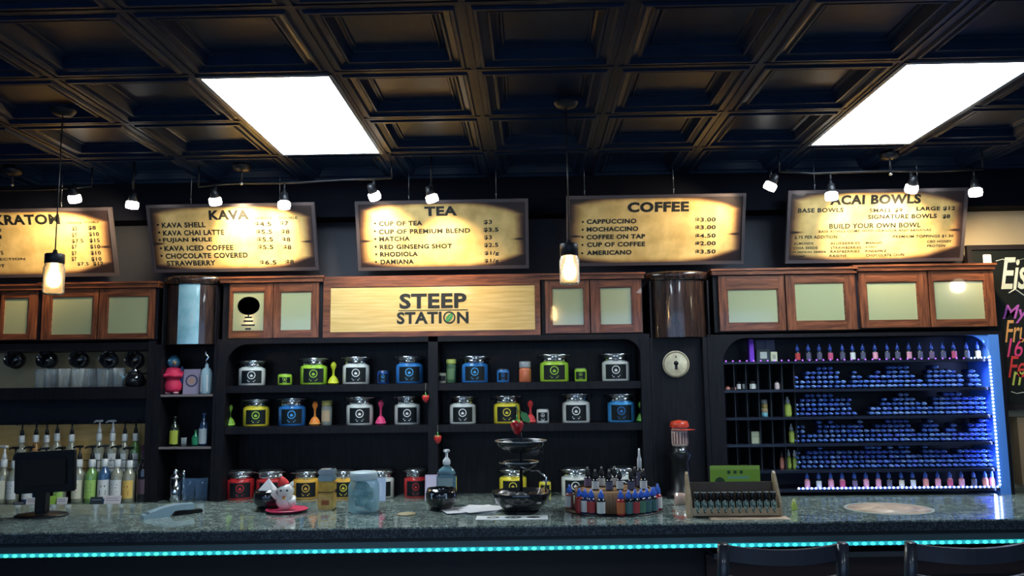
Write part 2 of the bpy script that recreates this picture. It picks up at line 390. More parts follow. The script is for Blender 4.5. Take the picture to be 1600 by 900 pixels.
# --- curved glossy panels above the narrow bays
def curved(u0, u1, vt, vb, label, strip=None):
    zt, zb = at((u0+u1)/2, vt, YC).z, at((u0+u1)/2, vb, YC).z
    x0, x1 = X(u0, zb), X(u1, zb); w = x1-x0; cx = (x0+x1)/2
    t = thing('curved_cabinet', label, 'cabinet', (cx, YC, zb))
    LAC = noisy(mat('dark_glossy_veneer', (.035, .018, .014), .22, coat=.6), (.02, .012, .012), (.06, .03, .02), scale=(12, 12, 1.2), nscale=5)
    R_ = w*.62; half = math.asin(w/2/R_); yc = YC+.05+R_*math.cos(half)
    m_ = MB()
    prof = [(R_, zb), (R_, zt-.055)]
    m_.lathe(prof, (cx, yc, 0), 24, a0=-PI/2-half, a1=-PI/2+half)
    P(m_, 'curved_door', LAC, t)
    m_ = MB(); m_.lathe([(R_-.02, zt-.055), (R_+.012, zt-.05), (R_+.018, zt-.01), (R_+.01, zt), (R_-.08, zt)], (cx, yc, 0), 24, a0=-PI/2-half, a1=-PI/2+half)
    P(m_, 'crown_moulding', LAC, t)
    P(MB().box(x0, x1, YC+.06, YW, zb, zt-.06), 'body', DARKW, t)
    for s in (0, 1):
        P(MB().box(x0 if s == 0 else x1-.01, x0+.01 if s == 0 else x1, YC, YC+.08, zb, zt-.055), 'stile', DARKW, t)
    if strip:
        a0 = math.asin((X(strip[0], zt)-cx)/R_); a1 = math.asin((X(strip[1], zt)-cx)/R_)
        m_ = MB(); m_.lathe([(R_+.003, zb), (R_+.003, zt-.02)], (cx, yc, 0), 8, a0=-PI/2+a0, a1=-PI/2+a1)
        P(m_, 'pale_blue_strip', noisy(mat('pale_blue_band', (.25, .5, .6), .25, coat=.4), (.22, .45, .55), (.33, .58, .68), nscale=14), t, 'pale blue shiny vertical strip')  # pale blue band set just proud of the curved door
curved(252, 337, 432, 538, 'curved glossy cabinet front with a pale blue strip, over the narrow left shelves', strip=(284, 316))
curved(1017, 1110, 425, 527, 'curved dark glossy cabinet front above the round brass-coloured dial')
# --- narrow left shelves
t = thing('narrow_shelving', 'narrow dark open shelves left of the tea jars holding a toy bird and bottles', 'shelves', (X(291), YC, ZBC))
ztop = at(291, 538, YC).z
P(MB().box(X(240), X(251), YC, YW, ZBC, ztop+.0), 'post', DARKW, t)
P(MB().box(X(333), X(337.5), YC, YW, ZBC, ztop), 'post', DARKW, t)
P(MB().box(X(251), X(333), YW-.02, YW-.005, ZBC, ztop), 'back_panel', DARKW, t)
ZN1, ZN2 = at(291, 616, 5.06).z, at(291, 697, 5.06).z
EDGE = mat('pale_shelf_edge', (.22, .18, .18), .3)
for z in (ZN1, ZN2):
    s_ = P(MB().box(X(251), X(333), YC+.012, YW-.02, z-.02, z), 'shelf', DARKW, t)
    P(MB().box(X(251), X(333), YC+.004, YC+.012, z-.014, z), 'edge_strip', EDGE, s_)
# --- left bay
t = thing('open_bay_shelving', 'dark open bay at the far left with one long shelf of drinking glasses', 'shelves', (X(90), YC, ZBC))
ZG = at(120, 605, 5.06).z
P(MB().box(X(-120), X(236), YC+.01, YW-.02, ZG-.075, ZG), 'shelf', DARKW, t)
P(MB().box(X(229), X(239.5), YC+.001, YW, ZBC, Z_UPB-.004), 'post', DARKW, t)
MUGR = at(120, 543, YC).z
P(MB().box(X(-120), X(229), YC+.02, YW-.02, MUGR-.02, Z_UPB-.01), 'hanging_rail', DARKW, t)
P(MB().box(X(-120), X(229), YW-.03, YW-.012, ZBC, at(120, 663, 5.26).z), 'splashback', noisy(mat('orange_oak_board', (.5, .26, .07), .5), (.80, .50, .16), (.93, .62, .25), scale=(2, 10, 10), nscale=3), t)
P(MB().box(X(-120), X(229), YW-.025, YW-.012, ZG, MUGR-.02), 'back_panel', noisy(mat('tan_back_board', (.5, .38, .2), .5), (.66, .52, .3), (.85, .64, .34), nscale=3), t)
# --- dark recess right of centre
t = thing('recess_surround', 'black recessed bay between the tea shelves and the blue-lit shelves', 'alcove', (X(1062), YC, ZBC))
P(MB().box(X(1019), X(1106), YC+.05, YC+.07, ZBC, at(1062, 527, YC).z), 'back_panel', DARKW, t)
P(MB().box(X(1017.5), X(1022), YC+.001, YW-.03, ZBC, at(1062, 527, YC).z), 'post', DARKW, t)
P(MB().box(X(1100), X(1107), YC+.001, YW-.03, ZBC, at(1062, 527, YC).z), 'post', DARKW, t)
# --- back counter and bar
t = thing('back_counter', 'long pale grey-green stone back counter under all the shelves', 'counter', (0, 4.9, 0))
P(MB().box(XL+.02, XR-.02, 4.5, YW, ZBC-.04, ZBC, bev=0), 'worktop', GRAN, t)
P(MB().box(XL+.02, XR-.02, 4.54, YW, .0, ZBC-.04), 'base_cabinet', DARKW, t)
def yfront(x): return 2.985+.0335*(x+1.9)
t = thing('bar_counter', 'long bar with a speckled grey-green granite top and a glowing teal strip under its edge', 'bar', (0, 3.4, 0))
xa, xb = -3.6, 3.9
m_ = MB(); ya, yb_ = yfront(xa), yfront(xb); zb, zt = ZBAR-.038, ZBAR
prof = [(0.004, zt-.001), (-.004+.006, zt-.006), (0, zt-.014), (0, zb+.006), (.006, zb)]
vs_ = [(xa, ya, zb), (xb, yb_, zb), (xb, 3.70, zb), (xa, 3.70, zb), (xa, ya, zt), (xb, yb_, zt), (xb, 3.70, zt), (xa, 3.70, zt)]
m_.add(vs_, [(0,3,2,1),(4,5,6,7),(0,1,5,4),(1,2,6,5),(2,3,7,6),(3,0,4,7)])
bm = bmesh.new(); me_ = bpy.data.meshes.new('x'); me_.from_pydata(m_.v, [], m_.f); bm.from_mesh(me_)
bmesh.ops.bevel(bm, geom=bm.edges[:], offset=.007, segments=3, affect='EDGES'); bm.verts.index_update()
m_ = MB().add([q.co[:] for q in bm.verts], [[q.index for q in f.verts] for f in bm.faces]); bm.free(); bpy.data.meshes.remove(me_)
P(m_, 'granite_top', GRAN, t)
GED = noisy(mat('shaded_granite_edge', (.02, .03, .04), .3, coat=.2), (.008, .014, .022), (.085, .11, .13), nscale=120, lo=.45, hi=.68)  # granite copy for the front edge, its shade put into the colour
def slab(y0, y1, z0, z1, x0=xa, x1=xb):
    m_ = MB(); f0, f1 = yfront(x0), yfront(x1)
    vs_ = [(x0, f0+y0, z0), (x1, f1+y0, z0), (x1, f1+y1, z0), (x0, f0+y1, z0), (x0, f0+y0, z1), (x1, f1+y0, z1), (x1, f1+y1, z1), (x0, f0+y1, z1)]
    return m_.add(vs_, [(0,3,2,1),(4,5,6,7),(0,1,5,4),(1,2,6,5),(2,3,7,6),(3,0,4,7)])
P(slab(-.0035, -.0005, ZBAR-.036, ZBAR-.004), 'front_edge', GED, t, 'rough speckled front edge, its shade put into the colour')
P(slab(.012, .5, ZBAR-.052, ZBAR-.038), 'sub_top', mat('black_gloss_edge', (.012, .016, .02), .25), t)
P(slab(.016, .03, ZBAR-.092, ZBAR-.052), 'led_channel', mat('led_channel_metal', (.18, .25, .26), .22, metal=.9), t)
P(slab(.30, .40, .02, ZBAR-.052), 'front_panel', mat('bar_front_paint', (.006, .006, .008), .45), t)
P(slab(.001, .46, .0, .03), 'plinth', DARKW, t)
# teal light strip: many tiny diodes
d = MB(); x = xa+.03; zl = ZBAR-.083; k = 0
while x < xb-.03:
    y = yfront(x)+.010
    g = .5+.5*math.sin(x*2.3+1.0+2*math.sin(x*.9))
    mi = 0 if g < .5 else (1 if g < .85 else 2)
    d.ball((x, y, zl), .0078, 8, mi, (1.25, .8, .8)); x += .0325; k += 1
LED = [mat('teal_led_a', (0, 0, 0), .5, emit=(.03, .55, .80), es=3.0), mat('teal_led_b', (0, 0, 0), .5, emit=(.03, .70, .62), es=3.0), mat('teal_led_c', (0, 0, 0), .5, emit=(.04, .62, .30), es=2.8)]
P(d, 'teal_diodes', LED, t, kind='stuff')
m_ = slab(.011, .016, ZBAR-.089, ZBAR-.076); P(m_, 'teal_light_strip', mat('teal_led_tape', (0, 0, 0), .5, emit=(.02, .45, .55), es=.8), t)
x0 = atz(1090, 880, ZBAR-.16).x
P(slab(.12, .3, ZBAR-.155, ZBAR-.135, .70, xb), 'bag_ledge', mat('ledge_grey_wood', (.05, .055, .065), .4), t, 'shallow grey ledge on the right part of the bar front')
P(slab(.27, .2995, ZBAR-.26, ZBAR-.17, .70, xb), 'lower_rail', mat('dark_brown_rail', (.03, .014, .012), .4), t)
# --- menu signs
PARCH = mat('burnt_parchment_print', (.7, .5, .22), .38, coat=.2)
def parchment(m):
    nt = m.node_tree; N = nt.nodes; L = nt.links
    tc = N.new('ShaderNodeTexCoord'); sx = N.new('ShaderNodeSeparateXYZ'); L.new(tc.outputs['UV'], sx.inputs[0])
    def math_(op, a, b=None, v=None):
        n = N.new('ShaderNodeMath'); n.operation = op
        for i, q in enumerate((a, b)):
            if q is None: continue
            if isinstance(q, (int, float)): n.inputs[i].default_value = q
            else: L.new(q, n.inputs[i])
        return n.outputs[0]
    nz = N.new('ShaderNodeTexNoise'); nz.inputs['Scale'].default_value = 5; nz.inputs['Detail'].default_value = 7
    L.new(tc.outputs['Object'], nz.inputs['Vector'])
    # distance to the rim: sides and top/bottom (bowed)
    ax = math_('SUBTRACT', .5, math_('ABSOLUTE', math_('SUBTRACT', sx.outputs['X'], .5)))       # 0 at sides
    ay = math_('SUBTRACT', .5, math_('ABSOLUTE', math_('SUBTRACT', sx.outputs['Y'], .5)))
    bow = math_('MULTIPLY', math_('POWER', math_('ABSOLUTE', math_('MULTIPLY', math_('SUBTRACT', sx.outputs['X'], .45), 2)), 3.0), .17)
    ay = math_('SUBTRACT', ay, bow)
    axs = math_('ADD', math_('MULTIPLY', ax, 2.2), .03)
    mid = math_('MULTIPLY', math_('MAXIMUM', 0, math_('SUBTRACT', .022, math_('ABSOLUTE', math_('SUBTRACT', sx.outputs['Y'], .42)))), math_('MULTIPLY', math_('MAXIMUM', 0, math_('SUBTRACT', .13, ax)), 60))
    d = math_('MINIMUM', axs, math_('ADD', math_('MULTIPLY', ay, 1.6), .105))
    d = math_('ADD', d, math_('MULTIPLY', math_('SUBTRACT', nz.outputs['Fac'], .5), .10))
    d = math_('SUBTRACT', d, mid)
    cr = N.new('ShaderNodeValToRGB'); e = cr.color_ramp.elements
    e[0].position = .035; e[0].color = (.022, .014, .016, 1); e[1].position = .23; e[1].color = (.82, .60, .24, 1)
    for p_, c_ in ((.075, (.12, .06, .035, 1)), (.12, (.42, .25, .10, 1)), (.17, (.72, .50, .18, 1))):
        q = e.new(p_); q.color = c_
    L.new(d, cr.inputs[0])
    n2 = N.new('ShaderNodeTexNoise'); n2.inputs['Scale'].default_value = 9; n2.inputs['Detail'].default_value = 8; L.new(tc.outputs['Object'], n2.inputs['Vector'])
    mx = N.new('ShaderNodeMix'); mx.data_type = 'RGBA'; mx.blend_type = 'MULTIPLY'; mx.inputs[0].default_value = .35
    L.new(cr.outputs[0], mx.inputs[6]); L.new(n2.outputs['Color'], mx.inputs[7])
    c3 = N.new('ShaderNodeValToRGB'); c3.color_ramp.elements[0].color = (.72, .68, .6, 1); c3.color_ramp.elements[0].position = .35; c3.color_ramp.elements[1].position = .62
    L.new(n2.outputs['Fac'], c3.inputs[0]); L.new(c3.outputs[0], mx.inputs[7]); mx.inputs[0].default_value = 1
    L.new(mx.outputs[2], bsdf(m).inputs['Base Color'])
parchment(PARCH)
SFR = mat('sign_frame_metal', (.10, .085, .095), .35, metal=.5)
def menu_sign(tl, tr, bl, br, label, lines, hooks, extra=None):
    YT_, YB_ = 4.955, 5.09
    A, B, C, D = at(*bl, YB_), at(*br, YB_), at(*tl, YT_), at(*tr, YT_)
    Wd = ((B.x-A.x)+(D.x-C.x))/2; up = ((C+D)/2-(A+B)/2); up.x = 0; H = up.length
    tilt = math.atan2(-up.y, up.z)
    org = (A+B)/2; org.z = (A.z+B.z)/2
    t = thing('menu_sign', label, 'sign', org, group='menu signs above the cabinets'); t.rotation_euler = (tilt, 0, 0)
    fw = .02
    f = MB()
    for (a, b, c_, d_) in ((-Wd/2, -Wd/2+fw, 0, H), (Wd/2-fw, Wd/2, 0, H), (-Wd/2+fw, Wd/2-fw, 0, fw), (-Wd/2+fw, Wd/2-fw, H-fw, H)): f.box(a, b, -.008, .018, c_, d_)
    f.build('frame', SFR, t)
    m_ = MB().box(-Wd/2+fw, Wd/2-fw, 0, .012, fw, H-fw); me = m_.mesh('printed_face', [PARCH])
    uv = me.uv_layers.new(name='UVMap'); w2, h2 = Wd-2*fw, H-2*fw
    for lp in me.loops:
        q = me.vertices[lp.vertex_index].co; uv.data[lp.index].uv = ((q.x+w2/2)/w2, (q.z-fw)/h2)
    place('printed_face', me, t)
    def uvl(u, v):
        s = (v-(tl[1]+tr[1])/2)/((bl[1]+br[1])/2-(tl[1]+tr[1])/2)
        ft = (v-(tl[1]*(1-0)+0))  # unused
        l = tl[0]+(bl[0]-tl[0])*s; r = tr[0]+(br[0]-tr[0])*s; fx = (u-l)/(r-l)
        vt = tl[1]+(tr[1]-tl[1])*fx; vb = bl[1]+(br[1]-bl[1])*fx
        return (fx-.5)*Wd, H*(1-(v-vt)/(vb-vt))
    for ln in lines:
        lt = MB(); s_, u0, u1, vt, vb = ln[:5]; bold = ln[5] if len(ln) > 5 else .03
        a = uvl(u0, (vt+vb)/2); b = uvl(u1, (vt+vb)/2); zt_ = uvl((u0+u1)/2, vt)[1]; zb_ = uvl((u0+u1)/2, vb)[1]
        text_into(lt, s_, a[0], zb_, b[0]-a[0], zt_-zb_, -.0012, 0, bold=bold, space=1.1)
        lt.build('lettering', INK, t)
    if extra:
        for (u, v, r) in extra:
            a = uvl(u, v); MB().lathe([(1e-5, 0), (r, 0)], n=8, M=Matrix.Translation((a[0], -.0012, a[1])) @ RX, sm=False).build('bullet_mark', INK, t)
    for u, v in hooks:
        a = uvl(u, v)
        m_ = MB(); m_.tube([(a[0], .008, H-.002), (a[0], .008+.0, H+.03)], .0025, 6)
        Q = Matrix.Rotation(-tilt, 4, 'X')
        top = Q.to_3x3() @ Vector((0, 0, .26)); m_.tube([(a[0], .008, H+.03), (a[0], .008+top.y, H+.03+top.z)], .0016, 6)
        m_.ball((a[0], .008, H+.03), .005, 8)
        m_.build('hanging_wire', STEEL, t)
    return t
menu_sign((-102, 327), (172, 325), (-92, 436), (188, 430), 'parchment menu sign cut off by the left edge, behind the left pendant lamp',
    [('KRATOM', -8, 94, 335, 351, .04)] +
    [('SINGLE', 106, 128, 347, 350, .02), ('DOUBLE', 131, 154, 346, 349, .02)] +
    [(a, 113, 113+w_, y, y+7, .02) for a, w_, y in (('$5', 8, 354), ('$7', 8, 364), ('$7.5', 18, 373), ('$7', 8, 382), ('$7', 8, 392), ('$7', 8, 401))] +
    [(a, 138+i*1.2, 150+i*1.2+(4 if i else 0), 353+i*9.6, 360+i*9.6, .03) for i, a in enumerate(('$8', '$10', '$15', '$10', '$10', '$10'))] +
    [('$7.5', 122, 140, 409, 415, .02), ('$12', 147, 163, 408, 415, .03), ('SAMPLER KRATOM', -90, -12, 355, 362, .03), ('RED', -12, 4, 356, 362, .03), ('GREEN', -60, 4, 367, 373, .03), ('WHITE', -70, 2, 378, 384, .03), ('FLAVORED SHOTS', -60, 6, 392, 398, .02), ('EXTRACT SELECTION', -70, 40, 403, 407, .02), ('SHOT', -20, 8, 413, 418, .03)], [(-60, 327), (96, 325)])
menu_sign((229, 320), (495, 316), (241, 427), (497, 421), 'parchment menu sign second from the left, above the curved panel with the blue strip',
    [('KAVA', 328, 391, 328, 343, .045), ('SINGLE', 400, 427, 339, 342, .02), ('DOUBLE', 438, 467, 338, 342, .02)] +
    [(s_, u0, u1, v, v+8.5, .04) for s_, u0, u1, v in (('KAVA SHELL', 254, 323, 347), ('KAVA CHAI LATTE', 256, 352, 359), ('FUJIAN MULE', 256, 333, 371), ('KAVA ICED COFFEE', 258, 366, 383), ('CHOCOLATE COVERED', 260, 388, 395), ('STRAWBERRY', 262, 338, 407))] +
    [(s_, u0, u1, v, v+8, .035) for s_, u0, u1, v in (('$4.5', 400, 426, 346), ('$5.5', 402, 427, 358), ('$5.5', 403, 428, 370), ('$5.5', 404, 428, 382), ('$6.5', 406, 432, 406), ('$7', 440, 453, 345), ('$8', 441, 454, 358), ('$8', 442, 455, 370), ('$8', 443, 456, 382), ('$8', 446, 459, 405))],
    [(300, 319), (440, 317)], [(248, 351, .008), (250, 363, .008), (251, 375, .008), (253, 388, .008), (254, 400, .008)])
menu_sign((552, 315), (824, 310), (561, 423), (826, 419), 'parchment menu sign in the middle, directly above the golden wood sign',
    [('TEA', 662, 713, 322, 337, .05)] +
    [(s_, u0, u1, v, v+7.5, .04) for s_, u0, u1, v in (('CUP OF TEA', 591, 659, 345), ('CUP OF PREMIUM BLEND', 591, 734, 357), ('MATCHA', 592, 640, 369), ('RED GINSENG SHOT', 593, 706, 381), ('RHODIOLA', 594, 653, 393), ('DAMIANA', 595, 647, 405))] +
    [(s_, u0, u1, v, v+7.5, .03) for s_, u0, u1, v in (('$3', 755, 768, 343), ('$3.5', 755, 778, 355), ('$3', 756, 768, 367), ('$2.5', 756, 778, 379), ('$1/g', 757, 779, 392), ('$1/g', 757, 779, 404))],
    [(637, 313), (774, 311)], [(585, 349, .007), (585, 361, .007), (586, 373, .007), (587, 385, .007), (588, 397, .007), (588, 409, .007)])
menu_sign((883, 307), (1165, 301), (886, 417), (1161, 411), 'parchment menu sign right of the right pendant, listing five coffees',
    [('COFFEE', 980, 1076, 315, 331, .05)] +
    [(s_, u0, u1, v, v+7.5, .04) for s_, u0, u1, v in (('CAPPUCCINO', 916, 994, 342), ('MOCHACCINO', 916, 997, 354), ('COFFEE ON TAP', 916, 1008, 366), ('CUP OF COFFEE', 917, 1008, 378), ('AMERICANO', 917, 987, 391))] +
    [(s_, 1086, 1118, v, v+7.5, .035) for s_, v in (('$3.00', 339), ('$3.00', 351), ('$4.50', 364), ('$2.00', 376), ('$3.50', 389))],
    [(912, 306), (1052, 304)], [(910, 347, .007), (910, 359, .007), (910, 371, .007), (910, 383, .007), (910, 396, .007)])
menu_sign((1225, 298), (1512, 293), (1229, 413), (1501, 406), 'parchment menu sign on the far right with the most lines of small print',
    [('ACAI BOWLS', 1293, 1437, 304, 319, .05), ('BASE BOWLS', 1243, 1315, 325, 332, .035), ('SMALL $9', 1356, 1408, 325, 332, .03), ('LARGE $12', 1430, 1491, 322, 329, .04), ('SIGNATURE BOWLS', 1354, 1462, 334, 341, .04), ('$8', 1471, 1483, 334, 341, .04),
     ('BUILD YOUR OWN BOWL', 1294, 1437, 348, 356, .035), ('BASE BOWLS COME WITH GRANOLA AND BANANAS', 1278, 1453, 358, 362, .02), ('$.75 PER ADDITION', 1241, 1307, 368, 374, .03), ('PREMIUM TOPPINGS $1.50', 1394, 1488, 366, 371, .03), ('CBD HONEY', 1447, 1485, 374, 378, .03), ('PROTEIN', 1447, 1475, 381, 385, .03),
     ('ALMONDS', 1240, 1271, 379, 383, .03), ('CHIA SEEDS', 1240, 1278, 386, 390, .03), ('PUMPKIN SEEDS', 1240, 1291, 393, 396, .03), ('HEMP', 1240, 1260, 400, 403, .03),
     ('BLUEBERRIES', 1298, 1343, 378, 382, .02), ('STRAWBERRIES', 1298, 1345, 385, 389, .02), ('RASPBERRIES', 1298, 1343, 391, 395, .02), ('RAISINS', 1297, 1323, 398, 402, .02), ('MANGO', 1352, 1377, 377, 381, .02), ('KIWI', 1352, 1368, 384, 387, .02), ('PINEAPPLE', 1352, 1384, 390, 394, .02), ('CHOCOLATE CHIPS', 1353, 1412, 396, 400, .02)],
    [(1268, 297), (1432, 295)])
# ================================================================ LAMPS
WARM = (1, .72, .38)
BULB = mat('frosted_spot_glass', (.9, .9, .9), .4, emit=(1, .96, .88), es=9)
def lamp(kind, name, loc, parent, power, col, size=.04, aim=None, ang=70, blend=.8):
    l = bpy.data.lights.new(name, kind); l.energy = power; l.color = col; l.shadow_soft_size = size
    if kind == 'SPOT': l.spot_size = math.radians(ang); l.spot_blend = blend
    o = bpy.data.objects.new(name, l); COL.objects.link(o); o.parent = parent; o.location = loc
    if aim is not None: o.rotation_euler = Vector(aim).to_track_quat('-Z', 'Y').to_euler()
    return o
YTK = 4.70
def track_head(u, v, aim_uv, tilt, label, par=None, top=None, power=SPOT_W, side=0):
    p = at(u, v, YTK)
    t = thing('track_spotlight', label, 'spotlight', p, group='track spotlights')
    tz = (top if top else CEIL+.03)-p.z
    M = Matrix.Rotation(side, 4, 'Y') @ Matrix.Rotation(tilt, 4, 'X')
    a = MB(); a.tube([(0, 0, tz), (0, 0, .075)], .006, 8); a.tube([(0, 0, .08), (0, 0, .055), (0, 0, .04)], [.01, .012, .006], 8)
    a.build('arm', BLACKM, t)
    s = MB(); s.lathe([(.006, .066), (.02, .062), (.024, .035), (.028, .012), (.026, .010)], n=20, M=M); s.build('socket', BLACKM, t)
    g = MB(); g.lathe([(.024, .013), (.036, .004), (.038, -.02), (.034, -.036), (1e-5, -.040)], n=20, M=M, close=False); g.build('lamp_glass', BULB, t)
    aim = at(*aim_uv, 5.02)-p
    lamp('SPOT', 'bulb_light', aim.normalized()*.06, t, power, (1, .74, .42), .02, aim, 92, 1.0)
    return t
# rails
RZ = at(450, 286, YTK).z
def rail(pts, label, canopy, posts, heads):
    w = [at(u, v, YTK) for u, v in pts]; c_ = at(*canopy, YTK); c_.z = CEIL+.0
    t = thing('track_rail', label, 'light track', (c_.x, YTK, CEIL), group='track lighting rails')
    L = [(p.x-c_.x, p.y-YTK, p.z-CEIL) for p in w]
    MB().tube(L, .007, 8).build('rail', BLACKM, t)
    zc = at(canopy[0], canopy[1]+24, YTK).z-CEIL
    MB().lathe([(.012, -.045), (.05, -.035), (.056, -.012), (.056, .0)], n=24).tube([(0, 0, 0), (0, 0, zc)], .008, 8).build('canopy', BLACKM, t)
    MB().lathe([(.004, -.012), (.012, -.006), (.010, .004)], c=(0, 0, zc), n=12).build('finial', STEEL, t)
    for u, v in posts:
        q = at(u, v, YTK); MB().tube([(q.x-c_.x, 0, q.z-CEIL), (q.x-c_.x, 0, 0)], .005, 8).build('ceiling_rod', BLACKM, t)
    return t
rail([(310, 292), (340, 288), (378, 286), (430, 286), (470, 285), (540, 281), (612, 278)], 'curved dark lighting rail with its canopy above the second menu sign', (378, 262), [(310, 292), (612, 278)], None)
rail([(-60, 298), (0, 297), (60, 296), (105, 294), (143, 291)], 'lighting rail above the leftmost menu sign, cut off by the left edge', (20, 264), [(143, 291)], None)
rail([(1218, 268), (1270, 271), (1320, 269), (1390, 267), (1460, 268), (1536, 264)], 'dark lighting rail with its canopy above the rightmost menu sign', (1390, 247), [(1218, 268), (1536, 264)], None)
def rz(u, v): return at(u, v, YTK).z
track_head(116, 307, (70, 380), .5, 'leftmost lit track spotlight, just left of the left pendant cord top', top=rz(116, 294))
track_head(207, 317, (150, 375), .15, 'lit track spotlight between the first and second menu signs', side=.15)
track_head(336, 311, (385, 368), .45, 'lit track spotlight over the left half of the second menu sign', top=rz(336, 288))
track_head(444, 317, (410, 372), 0, 'lit track spotlight over the right half of the second menu sign', top=rz(444, 286))
track_head(584, 303, (600, 375), .6, 'lit track spotlight over the left half of the middle menu sign', top=rz(584, 279), side=-.3)
track_head(674, 307, (700, 405), .2, 'lit track spotlight hanging in front of the heading of the middle menu sign', side=-.3)
track_head(1205, 288, (1060, 370), .3, 'lit track spotlight tilted left, between the two rightmost menu signs', top=rz(1205, 266), side=.45)
track_head(1299, 303, (1350, 368), 0, 'lit track spotlight covering the first letter of the rightmost menu sign', top=rz(1299, 270))
track_head(1425, 291, (1400, 355), .6, 'lit track spotlight over the right half of the rightmost menu sign', top=rz(1425, 267))
track_head(1524, 297, (1560, 400), 0, 'rightmost lit track spotlight, over the beige-lit wall', top=rz(1524, 265))
# small downlight cup seen in the right coffers
# pendants
JARG = mat('pendant_jar_glass', (1, .93, .80), .65, trans=1, ior=1.2)
FIL = mat('glowing_bulb', (1, .8, .5), .4, emit=(1, .66, .30), es=75)
def pendant(u, vtop, vlid, vbot, vcan, label):
    Yp = atz(u, vcan, CEIL).y
    p = at(u, vtop, Yp); zb = at(u, vbot, Yp).z; zl = at(u, vlid, Yp).z
    t = thing('jar_pendant_lamp', label, 'pendant lamp', (p.x, Yp, zb))
    H = zl-zb; h2 = p.z-zb; hc = CEIL-zb
    MB().lathe([(.0, hc-.03), (.045, hc-.022), (.06, hc-.004), (.06, hc)], n=28).build('canopy', BLACKM, t)
    MB().tube([(0, 0, hc-.03), (0, 0, h2+.012)], .003, 8).build('cord', BLACK, t)
    MB().lathe([(.008, h2+.02), (.012, h2+.002), (.041, h2), (.043, h2-.004), (.043, H-.002), (.038, H-.004)], n=32).build('jar_lid', BLACKM, t)
    MB().lathe([(.038, H), (.042, H-.014), (.0465, H-.028), (.0465, .01), (.042, 0), (1e-5, .002), (1e-5, .005), (.040, .0045), (.0437, .012), (.0437, H-.03), (.039, H-.016), (.036, H)], n=32, close=False).build('jar', JARG, t)
    MB().lathe([(.012, H), (.013, H-.03), (.024, H-.06), (.028, H-.085), (.018, H-.108), (1e-5, H-.114)], n=20, close=False).build('bulb', FIL, t)
    lamp('POINT', 'bulb_light', (0, 0, H-.075), t, PEND_W, (1, .66, .32), .03)
    return t
pendant(86, 397, 411, 460, 172, 'glowing jar pendant lamp on the left, hanging in front of the leftmost menu sign')
pendant(889, 381, 399, 444, 160, 'glowing jar pendant lamp hanging at the left edge of the coffee menu sign')

# ================================================================ TEA SHELVES
def cmat(name, col, rough=.3, coat=.3): return mat(name, col, rough, coat=coat)
BODY = {'white': (.72, .74, .70), 'green': (.36, .62, .05), 'blue': (.03, .18, .50), 'yellow': (.80, .66, .05), 'red': (.50, .025, .03), 'amber': (.75, .42, .06), 'pale blue': (.06, .35, .75), 'navy': (.01, .05, .22), 'cream': (.72, .68, .52), 'dark': (.05, .055, .06)}
LBL = mat('black_jar_label', (.006, .010, .013), .4)
def wrap(mb, R_, dz=0):
    mb.v = [(R_*math.sin(x/R_), -R_*math.cos(x/R_)+y, z+dz) for x, y, z in mb.v]; return mb
def emblem(r, z, R_, two=False):
    m_ = MB(); n = 20
    vs_ = []; fs = []
    for k in range(n):
        a = 2*PI*k/n
        vs_ += [(r*math.cos(a), 0, z+r*math.sin(a)), (r*.80*math.cos(a), 0, z+r*.80*math.sin(a))]
    for k in range(n): fs.append((2*k, 2*((k+1) % n), 2*((k+1) % n)+1, 2*k+1))
    m_.add([(x, y-.0012, w) for x, y, w in vs_], fs)
    for a, l in ((0, .62), (.75, .5), (-.75, .5)):
        pts = [(-.13*r, 0), (.13*r, 0), (.24*r, l*r*.5), (0, l*r*1.05), (-.24*r, l*r*.5)]
        pts = [(x*math.cos(a)+q*math.sin(a), -x*math.sin(a)+q*math.cos(a)) for x, q in pts]
        m_.add([(x, -.0012, z-.35*r+q) for x, q in pts], [tuple(range(5))])
    return wrap(m_, R_)
